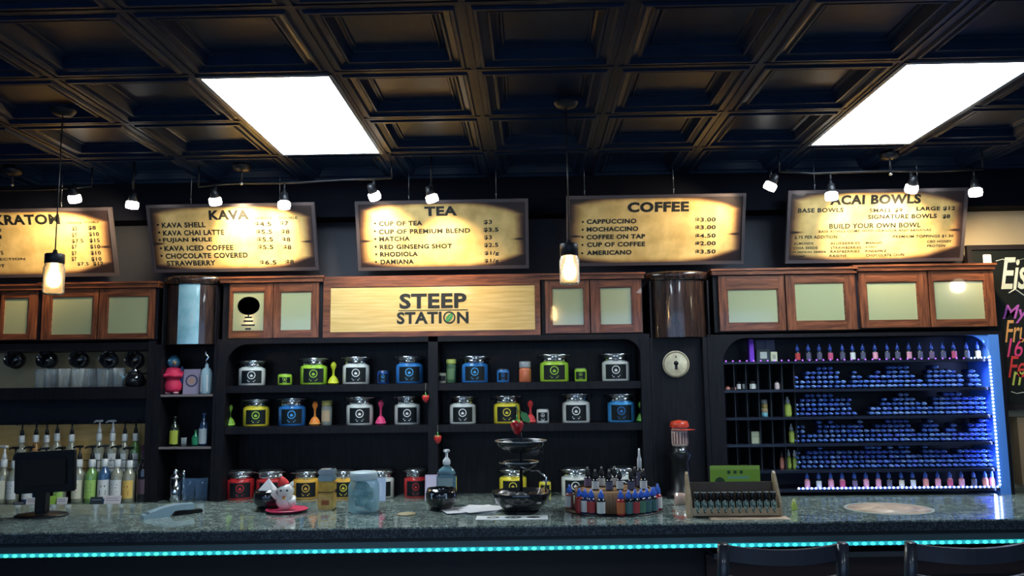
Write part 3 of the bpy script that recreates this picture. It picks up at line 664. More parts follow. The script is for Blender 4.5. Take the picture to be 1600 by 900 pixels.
def jar_thing(kind, R_, H, body, logo, name, label, loc, group, lid='clamp', rz=0):
    t = thing(name, label, 'jar' if kind == 'canister' else 'tin', loc, rz, group)
    bm_ = cmat(body.replace(' ', '_')+'_jar_body', BODY[body], .22, .6); lm = cmat(logo.replace(' ', '_')+'_print', BODY[logo] if logo != 'white' else (.85, .85, .82), .5, 0)
    hb = H*.70 if kind == 'canister' else H*.93
    MB().lathe([(R_*.94, 0), (R_, .006), (R_, hb-.012), (R_*.95, hb-.002), (R_*.84, hb)], n=32).build('body', bm_, t)
    m_ = MB(); m_.lathe([(R_+.0012, .014), (R_+.0012, hb-.018)], n=14, a0=-PI/2-.80, a1=-PI/2+.80); lb = m_.build('label', LBL, t)
    emblem(R_*.30, hb*.58, R_+.0014).build('emblem', lm, lb)
    tx = MB()
    for k, (w, q) in enumerate(((.30, .27), (.22, .20))): tx.box(-R_*w, R_*w, -.0012, -.0004, hb*q, hb*q+hb*.035)
    wrap(tx, R_+.0014).build('small_print', lm, lb)
    if kind == 'canister':
        MB().lathe([(R_*.84, hb), (R_*.84, hb+.008), (R_*.88, hb+.012), (R_*.88, hb+.02), (R_*.84, hb+.024)], n=32).build('neck_ring', CHROME, t)
        MB().lathe([(R_*.84, hb+.0245), (R_*.86, hb+.03), (R_*.86, H-.010), (R_*.80, H-.002), (R_*.3, H)], n=32).build('lid', STEEL, t)
        c_ = MB()
        c_.tube([(-R_*1.12, 0, hb+.026), (-R_*1.14, -R_*.25, H-.012), (-R_*.9, -R_*.8, H-.008), (0, -R_*.98, H-.006), (R_*.9, -R_*.8, H-.008), (R_*1.14, -R_*.25, H-.012), (R_*1.12, 0, hb+.026)], .0032, 6)
        c_.tube([(-R_*.13, -R_*.95, H-.004), (-R_*.13, -R_*1.02, hb+.004), (R_*.13, -R_*1.02, hb+.004), (R_*.13, -R_*.95, H-.004)], .0035, 6)
        c_.build('wire_clamp', CHROME, t)
    else:
        MB().lathe([(R_*.84, hb), (R_*.86, hb+.002), (R_*.86, H-.003), (R_*.7, H)], n=24).build('lid', STEEL, t)
    return t
Yj = 5.125
def canister(u0, u1, vt, vb, body, logo, label, zb, group='tea canisters', kind='canister', Y=Yj):
    um = (u0+u1)/2; x = xat(um, Y, zb+.08); w = (u1-u0)/ppm(Y)*1.0; H = (vb-vt)/ppm(Y)
    return jar_thing(kind, w/2*.97, H, body, logo, 'tea_canister' if kind == 'canister' else 'tea_tin', label, (x, Y, zb), group, rz=-math.atan(x/Y)*.85)
c1 = 'left tea bay top shelf'; c2 = 'left tea bay middle shelf'; c3 = 'right tea bay top shelf'; c4 = 'right tea bay middle shelf'
for a in [
 (373, 415, 562, 601, 'white', 'white', 'white tea canister leftmost on the '+c1, ZS1),
 (469, 512, 559, 601, 'green', 'green', 'lime green tea canister on the '+c1, ZS1),
 (535, 578, 558, 601, 'white', 'white', 'white tea canister next to the yellow spoon, '+c1, ZS1),
 (618, 662, 557, 600, 'blue', 'pale blue', 'blue tea canister rightmost on the '+c1, ZS1),
 (380, 421, 624, 666, 'yellow', 'green', 'yellow tea canister on the '+c2, ZS2),
 (435, 478, 623, 666, 'blue', 'pale blue', 'blue tea canister on the '+c2, ZS2),
 (541, 584, 622, 666, 'white', 'white', 'white tea canister left of the magenta spoon on the '+c2, ZS2),
 (616, 657, 621, 665, 'white', 'white', 'white tea canister rightmost on the '+c2, ZS2),
 (721, 763, 555, 597, 'blue', 'pale blue', 'blue tea canister on the '+c3, ZS1),
 (843, 889, 554, 597, 'green', 'green', 'lime green tea canister on the '+c3, ZS1),
 (940, 984, 553, 596, 'white', 'white', 'white tea canister rightmost on the '+c3, ZS1),
 (702, 744, 619, 662, 'white', 'white', 'white tea canister leftmost on the '+c4, ZS2),
 (771, 813, 618, 661, 'yellow', 'yellow', 'yellow tea canister behind the large strawberry on the '+c4, ZS2),
 (878, 922, 616, 661, 'white', 'white', 'white tea canister between small tin and blue canister on the '+c4, ZS2),
 (949, 992, 616, 660, 'pale blue', 'blue', 'sky blue tea canister rightmost on the '+c4, ZS2),
 (355, 397, 733, 776, 'red', 'red', 'red tea canister leftmost on the back counter', ZBC),
 (401, 444, 733, 776, 'red', 'red', 'red tea canister on the back counter behind the black bowl and cat figurine', ZBC),
 (458, 499, 734, 776, 'amber', 'amber', 'amber tea canister left of the tall amber jar on the back counter', ZBC),
 (518, 556, 733, 775, 'amber', 'yellow', 'amber tea canister between the tall amber jar and the blue glass jar', ZBC),
 (576, 616, 733, 775, 'white', 'white', 'white tea canister partly behind the picture card and the blue glass jar', ZBC),
 (631, 669, 731, 774, 'red', 'red', 'red tea canister left of the sanitizer bottle on the back counter', ZBC),
 (780, 823, 730, 772, 'yellow', 'yellow', 'yellow tea canister behind the tiered wire stand on the back counter', ZBC),
 (877, 921, 729, 771, 'white', 'white', 'white tea canister behind the left part of the ring of blue-capped bottles', ZBC),
 (951, 995, 728, 771, 'white', 'white', 'white tea canister behind the right part of the ring of blue-capped bottles', ZBC)]:
    canister(*a)
for u0, u1, vt, vb, body, label, z in [
 (434, 457, 583, 601, 'green', 'small green tea tin on the '+c1, ZS1), (589, 608, 579, 600, 'navy', 'small navy tea tin on the '+c1, ZS1),
 (776, 796, 576, 597, 'blue', 'small blue tea tin on the '+c3, ZS1), (897, 917, 575, 596, 'green', 'small green tea tin on the '+c3, ZS1),
 (838, 858, 639, 661, 'white', 'small white tea tin on the '+c4, ZS2), (683, 698, 580, 597, 'cream', 'small cream tea tin at the left end of the '+c3, ZS1),
 (842, 861, 748, 771, 'yellow', 'small yellow-marked tea tin on the back counter right of the tiered stand', ZBC)]:
    canister(u0, u1, vt, vb, body, body if body not in ('cream', 'navy') else ('dark' if body == 'cream' else 'pale blue'), label, z, 'small tea tins', 'tin')
def infuser(u, vt, vb, col, cn, label, z):
    x = xat(u, Yj-.02, z+.05); H = (vb-vt)/ppm(Yj); m = cmat(cn+'_silicone', col, .45, .1)
    t = thing('tea_infuser', label, 'tea infuser', (x, Yj-.02, z), group='silicone tea infusers')
    MB().lathe([(.020, 0), (.032, .004), (.034, .018), (.024, .040), (.010, .055)], n=20).build('base', m, t)
    MB().lathe([(.0088, .0555), (.006, .075), (.008, H-.05), (.017, H-.032), (.018, H-.018), (.010, H-.003), (1e-5, H)], n=16, close=False).build('handle', m, t)
    MB().lathe([(.0335, .008), (.0352, .010), (.0352, .014), (.0335, .016)], n=20, close=False).build('band', mat(cn+'_band', tuple(min(1, q*1.6+.05) for q in col), .4), t)
infuser(521, 565, 600, (.62, .66, .03), 'yellow', 'yellow spoon-shaped tea infuser on the '+c1, ZS1)
infuser(359, 632, 666, (.22, .42, .04), 'olive', 'olive green spoon-shaped tea infuser leftmost on the '+c2, ZS2)
infuser(492, 629, 666, (.85, .26, .04), 'orange', 'orange spoon-shaped tea infuser on the '+c2, ZS2)
infuser(595, 627, 665, (.75, .05, .18), 'magenta', 'magenta spoon-shaped tea infuser on the '+c2, ZS2)
infuser(829, 626, 661, (.75, .05, .06), 'red', 'red spoon-shaped tea infuser on the '+c4, ZS2)
infuser(1002, 628, 660, (.14, .45, .06), 'green', 'green spoon-shaped tea infuser at the right end of the '+c4, ZS2)
def small_jar(u0, u1, vt, vb, bodyc, lidc, label, z, nm='spice_jar', Y=Yj, fill=.75, lidh=.2, labelc=None, cat='jar'):
    R_ = (u1-u0)/ppm(Y)/2; H = (vb-vt)/ppm(Y); t = thing(nm, label, cat, (xat((u0+u1)/2, Y, z+.05), Y, z))
    hb = H*(1-lidh)
    MB().lathe([(R_*.9, 0), (R_, .005), (R_, hb-.012), (R_*.86, hb)], n=24).build('body', mat('jar_fill_'+label.split()[0]+nm, bodyc, .2, coat=.7), t)
    MB().lathe([(R_*.93, hb), (R_*.95, hb+.002), (R_*.95, H-.003), (R_*.8, H)], n=24).build('lid', mat('jar_lid_'+label.split()[0]+nm, lidc, .4), t)
    if labelc: MB().lathe([(R_+.001, hb*.2), (R_+.001, hb*.75)], n=10, a0=-PI/2-.8, a1=-PI/2+.8).build('label', mat('jar_label_'+label.split()[0]+nm, labelc, .6), t)
    return t
small_jar(502, 519, 628, 666, (.30, .32, .30), (.70, .62, .20), 'glass jar with yellow lid, tan label on the '+c2, ZS2, labelc=(.55, .40, .25))
small_jar(697, 713, 560, 597, (.10, .20, .10), (.55, .62, .14), 'dark green jar with yellow-green lid on the '+c3, ZS1, labelc=(.16, .28, .13))
small_jar(811, 830, 565, 597, (.70, .18, .08), (.40, .42, .45), 'orange filled small clamp jar on the '+c3, ZS1, lidh=.3)
t = thing('little_dish', 'tiny pale dish at the left end of the '+c1, 'dish', (xat(354, Yj, ZS1), Yj, ZS1))
MB().lathe([(.012, 0), (.024, .003), (.028, .014), (.024, .012), (1e-5, .005)], n=20, close=False).build('bowl', mat('grey_dish', (.25, .26, .26), .3), t)

# strawberries
BERRY = noisy(mat('strawberry_red', (.6, .02, .03), .25, coat=.5), (.50, .01, .02), (.75, .05, .05), nscale=60, bump=.2)
LEAFG = mat('ornament_leaf_green', (.12, .50, .12), .3, coat=.3)
def strawberry(loc, h, label, string=.05, leaf=False):
    t = thing('strawberry_ornament', label, 'ornament', loc, group=None)
    MB().lathe([(1e-5, -h), (h*.22, -h*.86), (h*.40, -h*.5), (h*.46, -h*.22), (h*.34, -h*.04), (1e-5, 0)], n=20, close=False).build('berry', BERRY, t)
    m_ = MB()
    for k in range(5):
        a = 2*PI*k/5; m_.add([(0, 0, .002), (h*.3*math.cos(a-.4), h*.3*math.sin(a-.4), .0), (h*.5*math.cos(a), h*.5*math.sin(a), -h*.18), (h*.3*math.cos(a+.4), h*.3*math.sin(a+.4), 0)], [(0, 1, 2, 3), (3, 2, 1, 0)])
    m_.tube([(0, 0, -.002), (0, 0, h*.35)], h*.06, 6); m_.build('calyx', LEAFG, t)
    if string: MB().tube([(0, 0, h*.3), (0, 0, h*.3+string)], .0012, 5).build('string', mat('ornament_string', (.3, .3, .25), .6), t)
    if leaf:
        m_ = MB(); pts = [(0, 0), (.014, .012), (.018, .034), (.008, .052), (0, .06), (-.010, .045), (-.014, .02)]
        m_.poly([(x, z) for x, z in pts], .002, M=Matrix.Translation((.018, 0, .035)) @ Matrix.Rotation(2.5, 4, 'Y'))
        m_.build('leaf', LEAFG, t)
        MB().tube([(0, 0, .0), (.002, 0, .04), (-.004, 0, .065)], .0022, 6).tube([(.002, 0, .04), (.020, 0, .034)], .0018, 6).build('stem', mat('ornament_stem', (.06, .18, .08), .5), t)
strawberry(at(684, 680, YC-.02), .055, 'small red strawberry ornament hanging on the post between the tea bays, above the sanitizer', .045)
strawberry(at(665, 617, YC-.02), .05, 'small red strawberry ornament hanging just left of the post between the tea bays', .06)

# dial and red topped jar in the recess
d_ = at(1056, 569, YC+.04); BR = noisy(mat('pale_brass', (.62, .52, .32), .4), (.62, .54, .36), (.90, .82, .60), nscale=26)
t = thing('round_dial', 'round pale brass dial with a dark keyhole in the black recess', 'dial', (d_.x, YC+.0495, d_.z))
MB().lathe([(.082, 0), (.084, .012), (.078, .018), (1e-5, .019)], n=40, M=RX, close=False).build('disc', BR, t)
MB().lathe([(.072, .019), (.075, .0205), (.078, .0195)], n=40, M=RX, close=False).build('engraved_ring', mat('dark_brass', (.25, .2, .12), .5, metal=.3), t)
m_ = MB(); m_.lathe([(.015, .019), (.015, .022), (1e-5, .022)], n=16, M=Matrix.Translation((0, 0, .006)) @ RX, close=False); m_.box(-.008, .008, -.022, -.019, -.034, .0); m_.lathe([(.005, .019), (.005, .022), (1e-5, .022)], n=10, M=Matrix.Translation((0, 0, .045)) @ RX, close=False)
m_.build('keyhole', BLACK, t)
x_, zt_ = at(1061, 656, 4.92).x, at(1061, 656, 4.92).z; zb_ = at(1061, 697, 4.92).z
t = thing('dispenser', 'red-topped striped jar standing on a tall black grinder in the black recess', 'dispenser', (x_, 4.92, ZBC))
h0 = zb_-ZBC; h1 = zt_-ZBC
MB().lathe([(.085, 0), (.09, .01), (.09, .04), (.06, .06), (.055, h0-.09), (.075, h0-.05), (.05, h0-.02), (.048, h0)], n=24).build('black_base', BLACK, t)
MB().lathe([(.02, h0-.035), (.022, h0-.035), (.022, h0-.01), (.012, h0-.01)], c=(0, -.055, 0), n=12).build('spout', STEEL, t)
MB().lathe([(.047, h0+.001), (.05, h0+.02), (.05, h1-.07), (.044, h1-.045)], n=24).build('striped_jar', mat('pinkish_jar', (.70, .52, .45), .25, coat=.5), t)
m_ = MB()
for k in range(7): a = -PI/2-1.1+k*.37; m_.lathe([(.0512, h0+.015), (.0512, h1-.075)], n=2, a0=a, a1=a+.13)
m_.build('stripes', mat('dark_red_stripe', (.16, .03, .03), .4), t, kind='stuff')
MB().lathe([(.056, h1-.044), (.058, h1-.03), (.05, h1-.008), (1e-5, h1)], n=24, close=False).lathe([(.03, h1-.045), (.075, h1-.05), (.03, h1-.055)], n=24, c=(.02, -.01, -.008), close=False).build('red_cap', mat('orange_red_cap', (.65, .06, .025), .35, coat=.3), t)
# ================================================================ LEFT BAY
MUG = mat('black_mug_glaze', (.010, .011, .014), .15, coat=.6)
def mug():
    t = thing('hanging_mug', '', 'mug')
    R_ = .055
    Mx = Matrix.Rotation(PI/2-.25, 4, 'X')
    MB().lathe([(1e-5, -.045), (.040, -.045), (R_, -.02), (R_, .045), (R_-.004, .045), (R_-.005, -.018), (.03, -.038), (1e-5, -.039)], n=28, M=Mx, close=False).build('cup', MUG, t)
    MB().tube([(Mx.to_3x3() @ Vector((0, .0, 0)))+Vector((0, 0, 0))+Vector(q) for q in ((0, .01, R_-.004), (0, .018, R_+.022), (0, -.005, R_+.030), (0, -.025, R_+.012), (0, -.02, R_-.006))], .005, 8).build('handle', MUG, t)
    MB().tube([(0, -.002, R_+.024), (0, .004, R_+.05), (0, 0, R_+.07)], .0022, 6).build('hook', BLACKM, t)
    return t
mg = mug(); xs_ = [(25, 'leftmost hanging dark mug under the left cabinets'), (75, 'second hanging dark mug from the left edge'), (125, 'middle one of the five hanging dark mugs'), (171, 'second hanging dark mug from the right, above the glasses'), (212, 'rightmost hanging dark mug, above the black kettle')]
for k, (u, lb) in enumerate(xs_):
    p = at(u, 563, 5.10)
    if k == 0: mg.location = p; mg['label'] = lb; mg['group'] = 'hanging mugs'
    else: copy_tree(mg, p, (.3, -.2, .1, .25, 0)[k], lb, 'hanging mugs')
THIN = thin_glass('tumbler_glass', (.85, .92, .92))
def tumbler(R0, R1, H):
    return MB().lathe([(1e-5, 0), (R0, 0), (R1, H), (R1-.0025, H), (R0-.003, .012), (1e-5, .012)], n=24, close=False)
gm = tumbler(.029, .036, .118).mesh('drinking_glass', THIN)
gl = [(64, 5.10), (79, 5.10), (91, 5.13), (100, 5.05), (112, 5.10), (121, 5.05), (134, 5.10), (148, 5.12), (161, 5.09), (174, 5.12), (186, 5.08)]
def ordn(k):
    base = nth[k] if k < 20 else ('thirtieth' if k == 29 else ('twenty-' if k < 29 else 'thirty-')+nth[(k-20) % 10])
    return base
nth = ['first', 'second', 'third', 'fourth', 'fifth', 'sixth', 'seventh', 'eighth', 'ninth', 'tenth', 'eleventh', 'twelfth', 'thirteenth', 'fourteenth', 'fifteenth', 'sixteenth', 'seventeenth', 'eighteenth', 'nineteenth', 'twentieth']
for k, (u, y) in enumerate(gl):
    o = place('drinking_glass', gm, None, (xat(u, y, ZG+.05), y, ZG)); tag(o, nth[k]+' clear drinking glass from the left on the long left shelf', 'glass', 'drinking glasses on the left shelf')
t = thing('kettle', 'round black kettle with pale highlights at the right end of the glass shelf', 'kettle', (xat(210, 5.09, ZG), 5.09, ZG))
MB().lathe([(.045, 0), (.062, .01), (.066, .045), (.05, .085), (.03, .098)], n=28).build('body', MUG, t)
MB().lathe([(.03, .0985), (.032, .102), (.012, .112), (.010, .122), (1e-5, .125)], n=20, close=False).build('lid', CHROME, t)
MB().tube([(.055, 0, .08), (.085, 0, .085), (.09, 0, .05), (.064, 0, .02)], .006, 8).build('handle', BLACK, t)
MB().tube([(-.058, -.01, .05), (-.08, -.015, .075), (-.09, -.016, .09)], [.012, .008, .006], 8).build('spout', mat('pale_blue_enamel', (.35, .6, .75), .2, coat=.5), t)
# syrup bottles
def syrup(u, vt, z, Y, body, label_c, pump_c, lbl, rz=0, cap=True, w=.074, face=None, H=None):
    top = at(u, vt, Y).z; t = thing('syrup_bottle', lbl, 'bottle', (xat(u, Y, z+.15), Y, z), rz, group='syrup bottles with pumps')
    H = H or (top-z); hb = .205*H/.33; R_ = w/2
    bmat_ = mat('bottle_'+body, {'clear': (.34, .33, .24), 'amber': (.35, .16, .04), 'green': (.20, .38, .10), 'dark': (.02, .02, .03), 'white': (.75, .75, .7), 'blue': (.05, .12, .25)}[body], .12, coat=.8)
    lm_ = mat('bottle_label_'+label_c, {'cream': (.78, .72, .55), 'white': (.80, .80, .78), 'lime': (.42, .66, .16), 'orange': (.85, .55, .14), 'dark': (.05, .05, .06)}[label_c], .55)
    pm = mat('pump_'+pump_c, {'black': (.012, .013, .015), 'white': (.82, .82, .80)}[pump_c], .35)
    k = hb
    k = H*.60
    MB().lathe([(R_*.92, 0), (R_, .006), (R_, k*.80), (R_*.86, k*.88), (R_*.46, k*.97), (R_*.42, k*1.03)], n=24).build('bottle', bmat_, t)
    lb = MB().lathe([(R_+.001, k*.12), (R_+.001, k*.66)], n=16, a0=-PI/2-1.15, a1=-PI/2+1.15).build('label', lm_, t)
    if face:
        q = MB()
        for (x0, x1, z0_, z1_) in face: q.box(x0*R_, x1*R_, -.001, 0, k*z0_, k*z1_)
        wrap(q, R_+.0015).build('label_print', mat('label_print_dark', (.12, .10, .08), .6) if label_c != 'orange' else mat('label_print_red', (.6, .12, .04), .6), lb)
    MB().lathe([(R_*.50, k*1.031), (R_*.54, k*1.04), (R_*.54, k*1.24), (R_*.42, k*1.26)], n=16).build('collar', mat('pump_white', (.82, .82, .80), .35), t)
    p = MB(); p.lathe([(R_*.40, k*1.262), (R_*.34, k*1.38), (R_*.17, k*1.45), (R_*.15, H-.014)], n=12)
    p.box(-.018, .018, -.012, .012, H-.014, H, bev=.003); p.tube([(0, 0, H-.008), (-.030, -.004, H-.007), (-.044, -.005, H-.016)], .006, 8)
    p.build('pump', pm, t)
    return t
F1 = ((-.5, .5, .50, .54), (-.4, .4, .42, .45), (-.5, .5, .30, .33)); F2 = ((-.5, .5, .22, .36), (-.3, .4, .45, .5))
ZR = ZBC+.15    # raised back row
rk = thing('bottle_riser', 'black step riser carrying the back row of syrup bottles', 'riser', (xat(110, 5.15, ZBC), 5.15, ZBC))
MB().box(xat(-60, 5.15, ZBC)-rk.location.x, xat(226, 5.15, ZBC)-rk.location.x, -.055, .09, 0, .149).build('step', BLACK, rk)
rx = [(m__-0) for m__ in (-60, 226)]
w_ = MB()
for zz in (.20, .25): w_.tube([(xat(-60, 5.15, ZBC)-rk.location.x, -.058, zz), (xat(226, 5.15, ZBC)-rk.location.x, -.058, zz)], .0025, 6)
for u in range(-60, 230, 36): w_.tube([(xat(u, 5.15, ZBC)-rk.location.x, -.058, .14), (xat(u, 5.15, ZBC)-rk.location.x, -.058, .25)], .0025, 6)
w_.build('wire_guard', BLACKM, rk)
for k, (u, vt, b, l, p) in enumerate([(-16, 660, 'clear', 'white', 'black'), (33, 660, 'clear', 'white', 'black'), (55, 659, 'amber', 'cream', 'black'), (72, 659, 'clear', 'cream', 'black'), (88, 656, 'clear', 'white', 'black'), (111, 658, 'clear', 'cream', 'black'), (154, 656, 'clear', 'white', 'white'), (175, 656, 'clear', 'white', 'white'), (194, 657, 'clear', 'white', 'black'), (211, 656, 'green', 'white', 'black')]):
    place_ = ['cut off by the left edge', 'leftmost above the monitor', 'second above the monitor', 'third above the monitor', 'fourth above the monitor', 'above the right corner of the monitor', 'with a white pump, left one of two', 'with a white pump, right one of two', 'just right of the two white pumps', 'rightmost with a thin green neck'][k]
    syrup(u, vt, ZR, 5.16, b, l, p, 'back-row syrup bottle '+place_, rz=random.uniform(-.4, .4), face=F1, w=.066)
for k, (u, vt, b, l, p, f) in enumerate([(5, 696, 'clear', 'cream', 'white', F1), (22, 698, 'clear', 'white', 'black', F1), (46, 697, 'blue', 'white', 'black', F1), (70, 699, 'dark', 'white', 'black', F1), (95, 698, 'clear', 'lime', 'black', F1), (123, 696, 'clear', 'cream', 'black', F1), (143, 696, 'green', 'lime', 'black', F1), (163, 695, 'blue', 'white', 'black', F2), (183, 696, 'clear', 'white', 'black', F1), (202, 698, 'clear', 'orange', 'black', F2)]):
    place_ = ['with a cream label and white pump at the left edge', 'with a white label just left of the monitor', 'hidden behind the left part of the monitor', 'hidden behind the middle of the monitor', 'hidden behind the right part of the monitor', 'with a cream label at the right edge of the monitor', 'with a lime green label', 'with a blue body and white label', 'with a clear body and white label, above the white card', 'with an orange label and red print'][k]
    syrup(u, vt, ZBC, 5.03, b, l, p, 'front-row syrup bottle '+place_, rz=random.uniform(-.3, .3), face=f, w=.074)
t = thing('wine_bottle', 'dark wine bottle at the right end of the syrup bottles', 'bottle', (xat(223, 5.03, ZBC+.1), 5.03, ZBC))
MB().lathe([(.034, 0), (.037, .006), (.037, .19), (.028, .225), (.014, .25), (.013, .33), (.016, .332), (.016, .345), (1e-5, .346)], n=24, close=False).build('bottle', mat('dark_wine_glass', (.012, .012, .018), .1, coat=.8), t)
MB().lathe([(.0382, .05), (.0382, .14)], n=12, a0=-PI/2-1, a1=-PI/2+1).build('label', mat('dark_wine_label', (.08, .05, .07), .5), t)
MB().lathe([(.0135, .27), (.0175, .272), (.0175, .347), (1e-5, .348)], n=16, close=False).build('foil', mat('purple_foil', (.10, .04, .08), .3, metal=.5), t)
def card(u0, u1, vt, vb, Y, z, label, col, name='price_card', cat='card', lean=.25, prints=()):
    t = thing(name, label, cat, (xat((u0+u1)/2, Y, z), Y, z)); w = (u1-u0)/ppm(Y); h = (vb-vt)/ppm(Y)
    t.rotation_euler = (-lean, 0, 0)
    MB().box(-w/2, w/2, 0, .003, 0, h).build('card', mat('card_'+name+label.split()[0]+label.split()[1], col, .5), t)
    for i, (fx0, fx1, fz0, fz1, c_, nm) in enumerate(prints):
        MB().box(-w/2+w*fx0, -w/2+w*fx1, -.0008, 0, h*fz0, h*fz1).build(nm, mat('print_%s_%.2f_%.2f_%.2f' % (nm, *c_), c_, .6), t)
    return t
PR = ((.1, .8, .62, .72, (.35, .32, .4), 'print_line'), (.1, .9, .35, .45, (.35, .32, .4), 'print_line'))
card(162, 188, 767, 779, 4.96, ZBC, 'white price card standing in front of the white labelled syrup bottle', (.75, .68, .68), prints=PR)
card(140, 159, 768, 778, 4.965, ZBC, 'dark price card left of the white price card', (.03, .04, .055), prints=((.1, .9, .5, .6, (.3, .32, .38), 'print_line'),))
card(40, 56, 770, 780, 4.96, ZBC, 'white price card visible just left of the monitor stand', (.75, .72, .70), prints=PR)
card(88, 104, 767, 777, 4.96, ZBC, 'white price card visible just right of the monitor stand', (.75, .72, .70), prints=PR)
card(76, 86, 768, 780, 4.97, ZBC, 'green tag right beside the monitor stand', (.35, .6, .08))
card(20, 38, 775, 779, 4.96, ZBC, 'dark low card below the left end of the monitor', (.04, .05, .06), prints=((.1, .9, .4, .6, (.4, .4, .4), 'print_line'),))
# ================================================================ NARROW SHELVES
Yn = 5.10
p = xat(270, Yn, ZN1)
t = thing('toy_bird_figurine', 'pink toy bird figurine with a blue head on the narrow left shelves', 'figurine', (p, Yn, ZN1))
PK = mat('pink_plush', (.72, .03, .10), .6); BL = mat('toy_blue', (.06, .22, .36), .35, coat=.3)
MB().lathe([(.04, .012), (.052, .03), (.055, .06), (.046, .085), (.044, .092), (.056, .115), (.056, .14), (.040, .165), (.02, .175)], n=24).build('body', PK, t)
m_ = MB()
for s in (-1, 1): m_.ball((s*.024, -.012, .010), .018, 12, sc=(1, 1.4, .6))
m_.build('feet', mat('toy_pale_pink', (.8, .4, .42), .5), t)
m_ = MB()
for s in (-1, 1): m_.tube([(s*.052, 0, .14), (s*.060, -.03, .12), (s*.03, -.056, .118), (-s*.005, -.060, .125)], [.014, .015, .013, .010], 10)
m_.build('folded_arms', PK, t)
MB().ball((0, -.002, .205), .040, 16, sc=(1.0, 1, 1)).ball((0, 0, .235), .022, 12, sc=(.9, 1, .7)).build('head', BL, t)
MB().lathe([(.014, 0), (.010, .014), (1e-5, .030)], n=12, M=Matrix.Translation((.02, -.034, .198)) @ Matrix.Rotation(1.75, 4, 'X') @ Matrix.Rotation(.4, 4, 'Y'), close=False).build('beak', mat('toy_tan', (.5, .38, .22), .5), t)
m_ = MB()
for s in (-1, 1): m_.ball((s*.013-.002, -.037, .214), .006, 8)
m_.build('eyes', WHITE, t)
MB().ball((.045, .02, .12), .034, 12, sc=(.5, .8, 1.8)).build('blue_wing', mat('toy_navy', (.02, .05, .14), .5), t)
t = card(285, 311, 577, 616, Yn, ZN1, 'lavender framed picture card with a dark ring on the narrow left shelves', (.34, .30, .42), 'picture_card', 'picture card', .08)
MB().lathe([(.030, 0), (.040, 0)], n=24, M=Matrix.Translation((0, -.001, .085)) @ RX, sm=False, close=False).build('ring_print', mat('ring_ink', (.06, .06, .10), .6), t)
MB().lathe([(1e-5, 0), (.022, 0)], n=16, M=Matrix.Translation((0, -.001, .085)) @ RX, sm=False, close=False).build('centre_print', mat('centre_ink', (.45, .28, .22), .6), t)
t = thing('decorative_decanter', 'tall pale blue glass decanter with a curled stopper on the narrow left shelves', 'decanter', (xat(322, Yn, ZN1), Yn, ZN1))
PBG = mat('pale_blue_glass', (.40, .58, .66), .1, coat=.8)
MB().lathe([(.036, 0), (.040, .008), (.040, .13), (.030, .155), (.012, .17), (.011, .19)], n=24).build('bottle', PBG, t)
MB().tube([(0, 0, .19), (-.004, 0, .215), (.012, 0, .235), (-.006, 0, .25), (-.010, 0, .272), (0, 0, .29)], [.007, .010, .009, .010, .007, .003], 8).build('stopper', CHROME, t)
m_ = MB()
for q in (-.5, .5): m_.lathe([(.0412, .015), (.0412, .12)], n=3, a0=-PI/2+q-.12, a1=-PI/2+q+.12)
m_.build('white_bands', WHITE, t, kind='stuff')
def liquor(u, vt, z, bodyc, labelc, capc, lbl, R_=.032, nm='liquor_bottle'):
    H = (at(u, vt, Yn).z-z); t = thing(nm, lbl, 'bottle', (xat(u, Yn, z+.1), Yn, z))
    MB().lathe([(R_*.9, 0), (R_, .006), (R_, H*.56), (R_*.8, H*.66), (R_*.36, H*.76), (R_*.34, H*.93)], n=24).build('bottle', mat('glass_'+lbl.split()[0]+lbl.split()[1], bodyc, .1, coat=.8), t)
    MB().lathe([(R_+.001, H*.06), (R_+.001, H*.52)], n=12, a0=-PI/2-1.1, a1=-PI/2+1.1).build('label', mat('lbl_'+lbl.split()[0]+lbl.split()[1], labelc, .55), t)
    MB().lathe([(R_*.42, H*.931), (R_*.42, H), (1e-5, H)], n=14, close=False).build('cap', mat('cap_'+lbl.split()[0]+lbl.split()[1], capc, .4), t)
liquor(273, 650, ZN2, (.02, .03, .02), (.45, .50, .06), (.01, .01, .015), 'dark bottle with an olive yellow label on the middle narrow left shelf', .030)
liquor(318, 645, ZN2, (.02, .05, .12), (.45, .52, .55), (.03, .06, .15), 'slim blue bottle with a whitish label on the middle narrow left shelf', .028)
liquor(306, 672, ZN2, (.02, .20, .09), (.02, .25, .12), (.02, .1, .05), 'short green bottle beside the slim blue bottle', .022)
o = place('shot_glass', tumbler(.014, .018, .05).mesh('shot_glass', THIN), None, (xat(287, Yn, ZN2), Yn, ZN2)); tag(o, 'small shot glass between the dark and green bottles on the narrow shelves', 'glass')
t = thing('cocktail_shaker', 'silver cocktail shaker on the back counter under the narrow shelves', 'shaker', (xat(273, 5.04, ZBC), 5.04, ZBC))
MB().lathe([(.028, 0), (.030, .004), (.036, .14)], n=24).build('cup', CHROME, t)
MB().lathe([(.036, .1405), (.034, .15), (.020, .168), (.018, .17)], n=24).build('strainer_top', CHROME, t)
MB().lathe([(.017, .1705), (.018, .19), (.010, .198), (1e-5, .20)], n=20, close=False).build('cap', CHROME, t)
t = thing('bar_jigger', 'small silver jigger behind the cocktail shaker', 'jigger', (xat(286, 5.12, ZBC), 5.12, ZBC))
MB().lathe([(.016, 0), (.018, .003), (.010, .10), (.018, .15), (.020, .19)], n=18).build('cup', CHROME, t)
BTG = thin_glass('blue_tint_glass', (.20, .36, .62), .05, .05, .40)
tb = tumbler(.034, .040, .135).mesh('tumbler', BTG)
for u, lb in ((294, 'left one of two bluish tumblers right of the cocktail shaker'), (314, 'right one of two bluish tumblers right of the cocktail shaker')):
    o = place('tumbler', tb, None, (xat(u, 5.06, ZBC), 5.06, ZBC)); tag(o, lb, 'glass', 'bluish tumblers')
